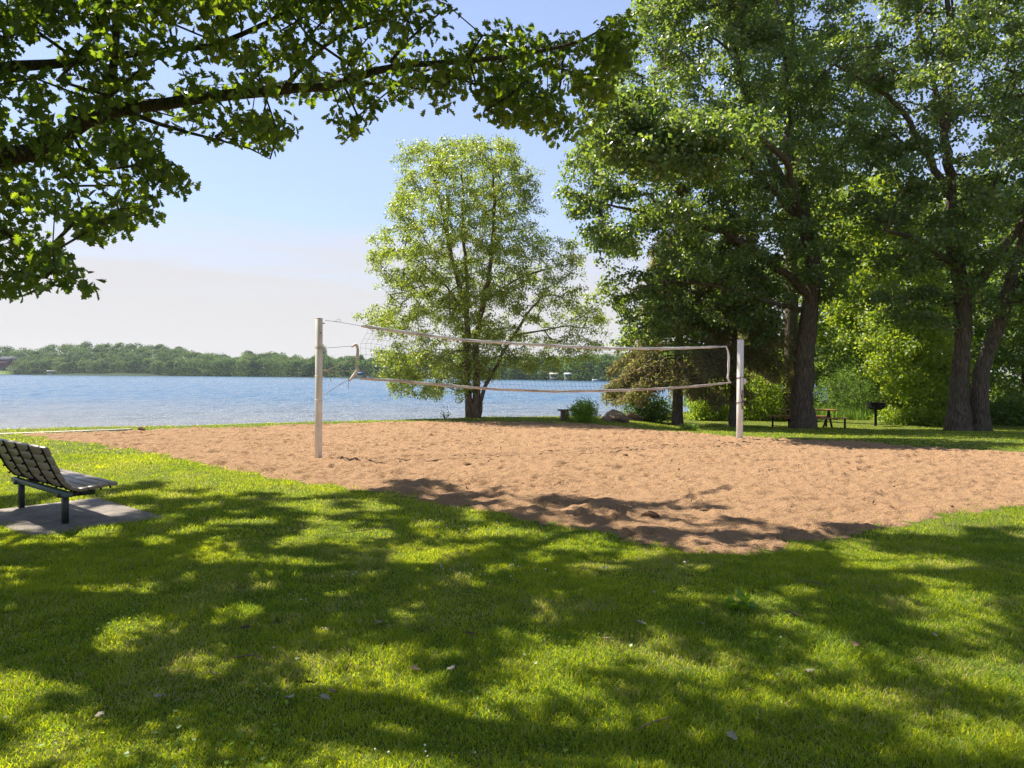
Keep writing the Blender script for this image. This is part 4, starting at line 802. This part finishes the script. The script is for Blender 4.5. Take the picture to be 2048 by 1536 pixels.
for s_ in ((-0.10, 0.02), (-0.11, -0.02)):
    b.tube(np.array([(-0.03, -0.07, zR-0.85), (s_[0], -0.09, zR-0.95), (s_[0]+0.02, -0.08, zR-1.25), (0.0, -0.072, zR-1.55)]), 0.0035, 5)
b.build('loose_wire', M_rust, pr)
# net
net = thing('volleyball_net', 'sagging worn volleyball net with white tapes tied between the two posts', 'volleyball net', (PL+PR)/2*np.array([1, 1, 0]))
NB = np.array([net.location[0], net.location[1], 0])
TOPN = [(722, 652), (760, 657), (800, 663), (860, 671), (925, 680), (1000, 685), (1080, 690), (1160, 694), (1240, 697), (1350, 697), (1453, 693)]
BOTN = [(718, 757), (790, 761), (860, 768), (930, 774), (1000, 779), (1110, 783), (1240, 781), (1330, 777), (1400, 772), (1462, 765)]
def tape(pts, w, name, mat, tw=0.0, tz=None):
    P = np.array([on_net(*p) for p in pts]); t = np.linspace(0, len(P)-1, 90); Q = np.stack([np.interp(t, range(len(P)), P[:, k]) for k in range(3)], 1)
    for _ in range(4): Q[1:-1] = (Q[:-2]+2*Q[1:-1]+Q[2:])/4
    rr = np.random.default_rng(len(pts)); b = MB(); v = []; n = len(Q)
    for i, q in enumerate(Q):
        ww = w*(1+0.10*math.sin(i*1.7)+0.07*rr.normal()); ww *= 0.35+0.65*min(1, min(i, n-1-i)/5+0.3); sl = 0.012*math.sin(i*0.61)+0.004*rr.normal()
        for dx_, dz in ((-0.006, -1), (0.006, -1), (0.006, 1), (-0.006, 1)): v.append(q+nn*(dx_+sl*dz*0.6)+np.array([0, 0, dz*ww/2])-NB)
    f = [(i*4+k, i*4+(k+1) % 4, i*4+4+(k+1) % 4, i*4+4+k) for i in range(n-1) for k in range(4)]+[(0, 1, 2, 3), (4*n-1, 4*n-2, 4*n-3, 4*n-4)]
    b.add(v, f); return b.build(name, mat, net, False), Q
_, QT = tape(TOPN, 0.062, 'top_tape', M_tape_w); _, QB = tape(BOTN, 0.058, 'bottom_tape', M_tape)
def curve_px(pts, rad, name, mat, off=0.0, flatw=None, n=6):
    P = np.array([on_net(x, y, off) for x, y in pts])-NB; t = np.linspace(0, len(P)-1, len(P)*4); Q = np.stack([np.interp(t, range(len(P)), P[:, k]) for k in range(3)], 1)
    for _ in range(2): Q[1:-1] = (Q[:-2]+2*Q[1:-1]+Q[2:])/4
    b = MB(); rr = rad if np.isscalar(rad) else np.interp(t, range(len(rad)), rad); b.tube(Q, rr, n); return b.build(name, mat, net, True)
curve_px([(703, 694), (712, 688), (716, 697), (715, 712), (711, 722), (712, 731), (715, 739), (711, 746), (704, 755), (698, 762)], [0.016, 0.03, 0.026, 0.032, 0.012, 0.022, 0.034, 0.034, 0.03, 0.014], 'side_band', M_tape)
curve_px([(1452, 692), (1456, 703), (1458, 716), (1457, 730), (1457, 745), (1455, 757), (1461, 766)], [0.018, 0.022, 0.026, 0.03, 0.02, 0.026, 0.014], 'side_band', M_tape_w)
wires = [[(650, 641), (672, 643), (700, 648), (724, 652)], [(1453, 693), (1465, 687), (1473, 680)], [(650, 696), (680, 694), (704, 692)], [(1462, 766), (1472, 762)]]
ropes = [[(648, 742), (665, 736), (690, 725), (712, 718)], [(648, 742), (680, 742), (712, 741), (735, 742)], [(648, 742), (662, 748), (680, 752), (698, 757)], [(648, 790), (670, 775), (698, 758), (720, 757)], [(648, 741), (656, 744), (661, 755), (662, 764)], [(697, 757), (697, 768), (696, 777)]]
for w_ in wires: curve_px(w_, 0.004, 'tie_wire', M_cord)
for w_ in ropes: curve_px(w_, 0.006, 'tie_rope', M_rope)
curve_px([(648, 742), (652, 741), (658, 745)], [0.02, 0.03, 0.012], 'knot', M_rope)
curve_px([(668, 644), (678, 637), (683, 641), (673, 645)], 0.003, 'wire_loop', M_cord)
LE = np.array([on_net(*p) for p in [(736, 658), (733, 668), (724, 680), (719, 690), (722, 702), (720, 716), (719, 730), (722, 745), (732, 758)]])
tq = np.linspace(0, 1, 10); rows = []
nc = 92
S = (QT-PL)@nd_; SB = (QB-PL)@nd_; u0 = (LE-PL)@nd_; uR = min(S[-1], SB[-1])-0.03
left_u = np.interp(tq, np.linspace(0, 1, len(u0)), u0); left_z = np.interp(tq, np.linspace(0, 1, len(u0)), LE[:, 2])
grid = np.zeros((10, nc, 3))
for i, t in enumerate(tq):
    u = np.linspace(left_u[i], uR, nc); s = np.linspace(0, 1, nc)
    zt = np.interp(u, S, QT[:, 2]); zb = np.interp(u, SB, QB[:, 2]); zz = zt+(zb-zt)*t; bl = smooth(0, 0.06, s); zz = zz*bl+left_z[i]*(1-bl)
    bow = 0.05*math.sin(math.pi*t)*np.sin(s*7+1)+0.012*np.sin(s*60+i)
    grid[i] = PL+nd_*u[:, None]+nn*bow[:, None]; grid[i, :, 2] = zz+0.006*np.sin(s*47+i*2)
b = MB(); G_ = grid-NB
for i in range(10): b.tube(G_[i], 0.0021, 4, False)
for j in range(nc): b.tube(G_[:, j], 0.0021, 4, False)
b.build('netting', M_cord, net)

# ------------------------------------------------------------------ slatted bench
E = np.array([-4.48, 7.47]); Lb = 1.80; ctr = E+AX*Lb/2
bench = thing('park_bench', 'weathered slatted bench on green steel legs facing the lake, seen from behind', 'bench', (ctr[0], ctr[1], 0), math.atan2(-AX[1], -AX[0]))
# local x runs towards the near end, local y faces the lake
prof = [(-0.30, 0.835), (-0.265, 0.745), (-0.225, 0.655), (-0.185, 0.565), (-0.14, 0.475), (-0.075, 0.395), (0.02, 0.355), (0.11, 0.362), (0.21, 0.374), (0.31, 0.386), (0.40, 0.385)]
pr_ = np.array(prof); back = []; 
for k in range(len(pr_)-1):
    a, c = pr_[k], pr_[k+1]; m = (a+c)/2; d = c-a; ln = np.linalg.norm(d); d /= ln; nrm = np.array([-d[1], d[0]])
    if nrm[1] < 0 and k > 5: nrm = -nrm
    if k <= 5 and nrm[0] < 0: nrm = -nrm
    b = MB(); q = m+nrm*0.022; b.box((0, q[0], q[1]), (Lb, ln-0.006, 0.036), (1, 0, 0), (0, d[0], d[1]), (0, nrm[0], nrm[1]), 0.006)
    o = b.build('back_slat' if k <= 5 else 'seat_slat', M_wood_grey, bench)
for k in range(5):
    x = -Lb/2+0.09+k*(Lb-0.18)/4; P = np.array([(x, a, z) for a, z in prof]); b = MB()
    for i in range(len(P)-1): b.bar(P[i], P[i+1], 0.026, 0.012, (0, 1, 0.3))
    for i in range(len(P)-1):
        m = (P[i]+P[i+1])/2; d = P[i+1]-P[i]; nr = np.array([0, d[2], -d[1]]); nr /= np.linalg.norm(nr); 
        if i > 5: nr = np.array([0, 0, -1.0])
        b.tube(np.array([m, m-nr*0.03 if i <= 5 and nr[1] > 0 else m+nr*0.03]), 0.011, 7)
    b.build('rib', M_black, bench)
b = MB(); b.box((0, -0.06, 0.335), (Lb-0.08, 0.07, 0.05), bev=0.005); b.build('crossbeam', M_beam, bench)
for s_ in (1, -1):
    b = MB(); x = s_*0.68+0.02; b.box((x, -0.045, 0.145), (0.058, 0.058, 0.33), bev=0.005); b.box((x, 0.06, 0.318), (0.055, 0.36, 0.045), bev=0.004); b.build('leg', M_steel, bench)

# ------------------------------------------------------------------ picnic table and grill
q = on_ground(1616, 855.5); PT = thing('picnic_table', 'red-brown picnic table with black steel legs behind the broad oak trunk', 'picnic table', q, 0.10)
for k in range(5):
    b = MB(); b.box((0, -0.31+0.155*k, 0.745), (2.35, 0.145, 0.04), bev=0.006); b.build('tabletop_board', M_wood_red, PT)
for s_ in (-1, 1):
    for k in range(2): b = MB(); b.box((s_*0.0, s_*(0.72)+0.07*(2*k-1), 0.44), (2.75, 0.13, 0.04), bev=0.006); b.build('bench_board', M_wood_red, PT)
for x in (-0.75, 0.75):
    b = MB(); b.bar((x, -0.25, 0.72), (x+0.12, -0.34, -0.03), 0.06, 0.06, (1, 0, 0)); b.bar((x+0.32, 0.25, 0.72), (x+0.10, 0.34, -0.03), 0.06, 0.06, (1, 0, 0)); b.bar((x+0.1, -0.75, 0.40), (x+0.1, 0.75, 0.40), 0.05); b.build('frame', M_black, PT)
for x in (-1.2, 1.2):
    for s_ in (-1, 1): b = MB(); b.bar((x, s_*0.72, 0.42), (x, s_*0.72, -0.03), 0.06, 0.06, (1, 0, 0)); b.build('leg', M_black, PT)
q = on_ground(1751, 852); GR = thing('park_grill', 'small black charcoal grill on a single post in the lawn', 'grill', q, 0.3)
b = MB(); b.tube(np.array([(0, 0, -0.05), (0, 0, 0.80)]), 0.058, 10); b.build('post', M_black, GR, True)
hgt = 1.05
b = MB(); a = np.linspace(0, 2*math.pi, 25)[:-1]; rings = [(0.06, hgt-0.33), (0.24, hgt-0.31), (0.36, hgt-0.22), (0.385, hgt-0.0), (0.36, hgt-0.0), (0.33, hgt-0.2), (0.05, hgt-0.28)]
vv = [(rr_*math.cos(t), rr_*math.sin(t), z) for rr_, z in rings for t in a]; n = 24
b.add(vv, [(i*n+j, i*n+(j+1) % n, (i+1)*n+(j+1) % n, (i+1)*n+j) for i in range(len(rings)-1) for j in range(n)]+[tuple(range(n)), tuple(range(6*n, 7*n))]); b.build('bowl', M_black, GR, True)
b = MB()
for k in range(9): y = -0.24+0.06*k; w_ = math.sqrt(max(0.01, 0.3**2-y*y)); b.tube(np.array([(-w_, y, hgt-0.03), (w_, y, hgt-0.03)]), 0.006, 5)
b.build('grate', M_black, GR)
b = MB(); b.tube(np.array([(0.37, 0, hgt-0.16), (0.43, 0, hgt-0.12), (0.44, 0, hgt+0.07), (0.36, 0, hgt+0.11)]), 0.028, 7); b.build('handle', M_black, GR)

# ------------------------------------------------------------------ low bench, boulders and small things on the shore
q = on_ground(1150, 841); lb_ = thing('low_bench', 'low brown bench with flat dark slab seat half hidden by the bush', 'bench', q, 0.12)
b = MB(); b.box((0.02, 0, 0.37), (1.25, 0.42, 0.05), bev=0.008); b.build('seat', M_black if False else M_wood_old, lb_)
for s_ in (-0.38, 0.42): b = MB(); b.box((s_, 0, 0.17), (0.2 if s_ > 0 else 0.24, 0.34, 0.36), bev=0.01); b.build('support', M_wood_old, lb_)
def boulder(label, c, sx_, sy_, sz_, seed, cut=0.0):
    import bmesh
    bm = bmesh.new(); bmesh.ops.create_icosphere(bm, subdivisions=5, radius=1); rr = np.random.default_rng(seed)
    co = np.array([v_.co[:] for v_ in bm.verts]); f = 1+0.34*vnoise(co[:, 0]*1+co[:, 2], co[:, 1]+co[:, 2]*0.7, 0.42, seed)+0.22*vnoise(co[:, 0]+co[:, 1], co[:, 2]-co[:, 1], 0.2, seed+1)+0.10*vnoise(co[:, 0]-co[:, 2], co[:, 2]+co[:, 1], 0.09, seed+2)
    for k in range(9):
        nrm = unit(rr.normal(size=3)); dd = rr.uniform(0.62, 0.85); pr2 = co@nrm*f; ov = np.maximum(0, pr2-dd); f = f-ov*0.8
    co = co*f[:, None]*np.array([sx_, sy_, sz_])
    for v_, p in zip(bm.verts, co): v_.co = p
    me = bpy.data.meshes.new('boulder'); bm.to_mesh(me); bm.free(); me.materials.append(M_rock); o = bpy.data.objects.new('boulder', me); C.objects.link(o)
    me.polygons.foreach_set('use_smooth', np.ones(len(me.polygons), bool)); o.location = (float(c[0]), float(c[1]), float(c[2])+sz_*0.35); tag(o, label, 'boulder', 'boulders on the shore'); return o
q = on_ground(1232, 843); boulder('rounded tan boulder with deep cracks just right of the green bush', q, 0.52, 0.45, 0.32, 171)
q = on_ground(1268, 841); boulder('darker tan boulder leaning against the larger cracked one', q, 0.42, 0.42, 0.26, 175)
q = on_ground(1300, 841); boulder('flat low brown rock at the spruce shadow end of the boulders', q, 0.38, 0.3, 0.12, 178)
for k, (x, y, s, lb) in enumerate(((1300, 1038, 0.075, 'largest dark clod of damp sand near the front corner of the court'), (1408, 1021, 0.04, 'smaller damp sand clod behind the largest clod'), (935, 931, 0.05, 'small dark clod on the sand right of the near net post'), (1436, 883, 0.05, 'little grey stone on the sand left of the far net post'), (1462, 887, 0.05, 'dark clod at the edge of the shadow by the far net post'), (283, 863, 0.09, 'dark low clod on the far left sand edge'), (1250, 913, 0.05, 'small dark clod in the sunlit centre of the court'), (690, 921, 0.035, 'tiny dark clod beside the shadow of the near net post'))):
    q = on_ground(x, y); o = boulder(lb, (q[0], q[1], sand_z(q[0], q[1])-0.01), s*1.3, s, s*0.7, 180+k); o.name = 'sand_clod'; o['category'] = 'clod'; o['group'] = 'clods on the sand'
M_clod = simple('damp_sand', (0.13, 0.075, 0.04), (0.24, 0.15, 0.09), 20, 0.95, 0.1)
for o in bpy.data.objects:
    if o.name.startswith('sand_clod') and 'grey' not in o['label']: o.data.materials[0] = M_clod
shrub('small grey-green weed tuft on the far edge of the sand near the spruce', on_ground(1378, 860), 0.32, 0.07, 260, 0.09, M_dark, 191, stems=4, name='weed_tuft')
shrub('bare little seedling with thin leaning stalks left of the birch trunk', on_ground(890, 838), 0.28, 0.20, 60, 0.05, M_dark, 192, stems=7, name='seedling')
shrub('broad-leaved weed rosette in the middle right lawn', on_ground(1480, 1222), 0.10, 0.02, 34, 0.075, M_bush, 193, stems=3, name='lawn_weed', up=1.5)

r = np.random.default_rng(195); P = []
while len(P) < 420:
    x, y = r.uniform(-11, 15), r.uniform(6.6, 24)
    if inpoly(np.array([x]), np.array([y]), SAND)[0] and polydist(np.array([x]), np.array([y]), SAND)[0] > 0.3*r.random(): P.append((x, y, sand_z(x, y)+0.006))
tag(leaf_object('sand_debris', np.array(P), 0.045, M_brown_leaf, None, up_bias=1.2, r=r, width=1.0), 'small dark bits of bark and leaf scattered over the sand', 'debris', None, 'stuff')

# ------------------------------------------------------------------ far shore
r = np.random.default_rng(200); PP = []; TN = []; FN = []
def far_crown(px, D, zb, ht, wd, nq, lobes=7):
    x0 = (px-CX)/FPX*D; tone = np.clip(0.42+0.25*r.normal(), 0.02, 0.8)
    for k in range(lobes):
        u = unit(r.normal(size=3)); u[2] = abs(u[2])*0.9; c = np.array([x0, D, zb+ht*0.55])+u*np.array([wd*0.32, wd*0.32, ht*0.28]); rl = wd*r.uniform(0.20, 0.32)
        m = nq//lobes; q = unit(r.normal(size=(m, 3))); q[:, 2] = np.where(q[:, 2] < -0.3, -q[:, 2], q[:, 2]); PP.append(c+q*rl*np.array([1, 1, 0.95])*(0.75+0.3*r.random((m, 1)))); FN.append(q*2.2); TN.append(np.clip(tone+0.13*r.normal(size=m), 0, 0.85))
    m = nq//2; q = r.normal(size=(m, 3))*np.array([wd*0.4, wd*0.2, 1]); q[:, 2] = np.abs(q[:, 2])*ht*0.28; PP.append(np.array([x0, D, zb])+q); FN.append(q*0); TN.append(np.clip(tone-0.1+0.13*r.normal(size=m), 0, 0.85))
for row in range(5):
    px = -420.0
    while px < 1700:
        D0 = float(far_D(px)); D = D0+0.5+row*15+r.uniform(-1, 5); tz = float(top_z(px)-EYE)*D/D0*1.04+EYE+0.8; ht = min(tz*0.9, 10.5+3.5*(D0/600))*r.uniform(0.75, 1.12); wd = ht*r.uniform(0.8, 1.25)
        zb = WATER_Z+0.3+(max(0, tz-WATER_Z-0.3-ht*1.0))*row/4+(0 if row < 4 else r.uniform(-1.8, 0.6)); 
        if not (px < 42 and row < 2 and px > -60): far_crown(px, D, zb, ht, wd, 460)
        px += wd/D*FPX*r.uniform(0.55, 0.8)
P = np.concatenate(PP); o = leaf_object('far_woods', P, 1.15, M_farwood, None, tone=np.concatenate(TN), up_bias=0.4, r=r, width=1.3, face=np.concatenate(FN))
tag(o, 'wooded hills along the far shore of the lake', 'woods', None, 'stuff')
def far_tree(label, px, D, zb, ht, wd, mat, name='far_tree', nq=500, tall=False, trunk_r=0.25):
    x0 = (px-CX)/FPX*D; root = thing(name, label, 'tree', (x0, D, zb), 0, 'single trees on the far shore')
    v, f = tube_np(np.array([(0, 0, -0.5), (0, 0, ht*0.4), (0.1, 0, ht*0.9)]), np.array([trunk_r, trunk_r*0.7, 0.05]), 8); mesh('trunk', v, f, M_bark, root, True)
    q = unit(r.normal(size=(nq, 3)))*(r.random((nq, 1))**0.4); lump = 1+0.5*vnoise(q[:, 0]*2+px, q[:, 1]+q[:, 2]*2, 0.5, int(px) % 97)
    c = q*lump[:, None]*np.array([wd/2, wd/2, ht*(0.42 if not tall else 0.3)])+np.array([0, 0, ht*(0.55 if not tall else 0.72)])
    leaf_object('crown', c, 1.0 if ht > 6 else 0.7, mat, root, up_bias=0.4, r=r, width=1.2)
far_tree('pale green willow in front of the dark red house on the far left shore', 28, 612, -0.3, 7.5, 10.5, M_pale)
far_tree('small pale round tree at the far waterline left of the near post', 410, 548, -0.4, 4.6, 5.5, M_pale)
far_tree('light green willow beside the boathouse on the far shore', 68, 606, -0.3, 5.5, 7, M_farwood)
far_tree('tall bare-stemmed pine rising above the far woods behind the near net post', 646, 560, 3.0, 21, 6.5, M_farwood, 'far_pine', tall=True)
far_tree('tall thin pine above the far woods by the left end of the net', 722, 530, 3.0, 13, 4.2, M_farwood, 'far_pine', tall=True)
far_tree('pale shrubby tree at the far waterline under the net', 604, 515, -0.4, 3.6, 4.5, M_pale)
far_tree('light green tree on the far bank seen through the birch', 1085, 372, -0.4, 5.0, 5.0, M_pale)
# lakeside lawn, house, boathouse, boats
b = MB(); x0 = (-20-CX)/FPX*606; b.add([(x0-40, 612, WATER_Z+0.1), (x0+20, 609, WATER_Z+0.1), (x0+14, 622, WATER_Z+3.2), (x0-40, 626, WATER_Z+3.6)], [(0, 1, 2, 3)])
M_farlawn = simple('far_lawn', (0.09, 0.13, 0.035), (0.13, 0.17, 0.05), 0.3, 0.95, 0.05)
tag(b.build('far_lawn', M_farlawn), 'sunlit lawn slope on the far left shore', None, None, 'structure')
def house(label, px, D, zb, s=1.0, rz=0.2):
    x0 = (px-CX)/FPX*D; h = thing('house', label, 'house', (x0, D, zb), rz)
    b = MB(); b.box((0, 0, 4.5*s), (17*s, 9*s, 9*s)); b.build('wall', M_brick, h)
    b = MB(); b.add([(-9.3*s, -5.2*s, 8.7*s), (9.3*s, -5.2*s, 8.7*s), (9.3*s, 5.2*s, 8.7*s), (-9.3*s, 5.2*s, 8.7*s), (-7.0*s, 0, 13.4*s), (7.0*s, 0, 13.4*s)], [(0, 1, 5, 4), (2, 3, 4, 5), (1, 2, 5), (3, 0, 4), (3, 2, 1, 0)]); b.build('roof', M_roof, h)
    b = MB(); b.add([(1*s, -7*s, 0), (7*s, -7*s, 0), (7*s, -4.4*s, 0), (1*s, -4.4*s, 0), (1*s, -7*s, 8*s), (7*s, -7*s, 8*s), (7*s, -4.4*s, 8*s), (1*s, -4.4*s, 8*s), (4*s, -7*s, 11.5*s), (4*s, -2*s, 11.5*s)], [(0, 1, 5, 8, 4), (1, 2, 6, 5), (3, 0, 4, 7), (2, 3, 7, 9, 6)]); b.build('gable', M_brick, h)
    b = MB(); b.add([(0.4*s, -7.4*s, 7.6*s), (4*s, -7.4*s, 11.9*s), (4*s, -1.5*s, 11.9*s), (0.4*s, -1.5*s, 7.6*s)], [(0, 1, 2, 3)]); b.add([(4*s, -7.4*s, 11.95*s), (7.6*s, -7.4*s, 7.6*s), (7.6*s, -1.5*s, 7.6*s), (4*s, -1.5*s, 11.95*s)], [(0, 1, 2, 3)]); b.build('gable_roof', M_roof, h)
    for wx_, wz in ((-6, 6.3), (-3, 6.3), (-6, 2.5), (-3, 2.5)): b = MB(); b.box((wx_*s, -4.53*s, wz*s), (1.3*s, 0.06, 1.8*s)); b.build('window', M_glass, h)
    for wx_, wz in ((4, 8.2), (4, 4.0)): b = MB(); b.box((wx_*s, -7.03*s, wz*s), (1.4*s, 0.06, 2.0*s)); b.build('window', M_glass, h)
house('dark red house with grey roof among trees on the far left shore', 20, 634, 2.6, 0.92)
def dock(label, px, D, w=6.5, canopy=M_canopy, hull=M_farwhite, name='boat_lift'):
    x0 = (px-CX)/FPX*D; o = thing(name, label, 'boat lift', (x0, D, WATER_Z), 0.1)
    b = MB(); b.box((0, 0, 0.4), (w*1.1, 2.4, 0.18)); b.build('deck', M_wood_old, o)
    b = MB(); L2 = w*0.42; b.add([(-L2, -0.9, 0.6), (L2*1.1, 0, 0.75), (-L2, 0.9, 0.6), (-L2, -1.1, 1.5), (L2*1.35, 0, 1.6), (-L2, 1.1, 1.5)], [(0, 1, 4, 3), (1, 2, 5, 4), (2, 0, 3, 5), (3, 4, 5), (0, 2, 1)]); b.build('hull', hull, o)
    for x in (-1, 1):
        for y in (-1, 1): b = MB(); b.bar((x*w*0.45, y*1.15, -0.8), (x*w*0.45, y*1.15, 3.0), 0.14, 0.14, (1, 0, 0)); b.build('pole', M_farwhite, o)
    b = MB(); n = 8; vv = [(x*w*0.52, 1.5*math.cos(t), 3.0+0.9*math.sin(t)) for x in (-1, 1) for t in np.linspace(0, math.pi, n)]
    b.add(vv, [(i, i+1, n+i+1, n+i) for i in range(n-1)]+[tuple(range(n)), tuple(range(2*n-1, n-1, -1)), (0, n, 2*n-1, n-1)]); b.build('canopy', canopy, o)
dock('boat lift with cream canopy and white boat on the far left shore', 103, 597, 6.5)
dock('boat lift with bright blue canopy seen by the left end of the net', 722, 483, 6.0, M_blue)
dock('boat lift with pale canopy behind the drooping birch twigs', 1108, 366, 4.2)
dock('second pale boat lift on the far shore right of the first', 1136, 358, 3.6, M_farwhite, M_farwhite)
def boat(label, px, D, w):
    x0 = (px-CX)/FPX*D; o = thing('boat', label, 'boat', (x0, D, WATER_Z), 0.2); b = MB()
    b.add([(-w/2, -0.8, 0), (w/2, 0, 0.1), (-w/2, 0.8, 0), (-w/2, -1, 0.9), (w*0.62, 0, 1.05), (-w/2, 1, 0.9)], [(0, 1, 4, 3), (1, 2, 5, 4), (2, 0, 3, 5), (3, 4, 5), (0, 2, 1)]); b.build('hull', M_farwhite, o)
    b = MB(); b.box((0, 0, 1.3), (w*0.3, 1.1, 0.6), bev=0.1); b.build('cabin', M_glass, o)
boat('small white boat moored beside the blue canopy lift', 742, 478, 5.5)
boat('small white boat at the far shore left of the spruce branches', 1196, 336, 5.0)
boat('low white boat at the far grassy landing', 236, 580, 5.0)
b = MB(); x0 = (258-CX)/FPX*584; b.add([(x0-7, 582, WATER_Z+0.15), (x0+8, 582, WATER_Z+0.15), (x0+7, 588, WATER_Z+1.2), (x0-7, 588, WATER_Z+1.2)], [(0, 1, 2, 3)]); tag(b.build('far_landing', M_farlawn), 'small grassy landing on the far shore', None, None, 'structure')

# ------------------------------------------------------------------ summer haze over the lake
gz = G('haze_air'); pv = gz.n('ShaderNodeVolumePrincipled'); pv.inputs['Color'].default_value = (0.80, 0.88, 1.0, 1); pv.inputs['Density'].default_value = 0.0001; pv.inputs['Anisotropy'].default_value = 0.3
gz.l(pv.outputs[0], gz.o.inputs['Volume'])
b = MB(); b.box((0, 470, 18), (1830, 1090, 44)); tag(b.build('haze', gz.m), 'thin pale summer haze over the lake', 'haze', None, 'stuff')
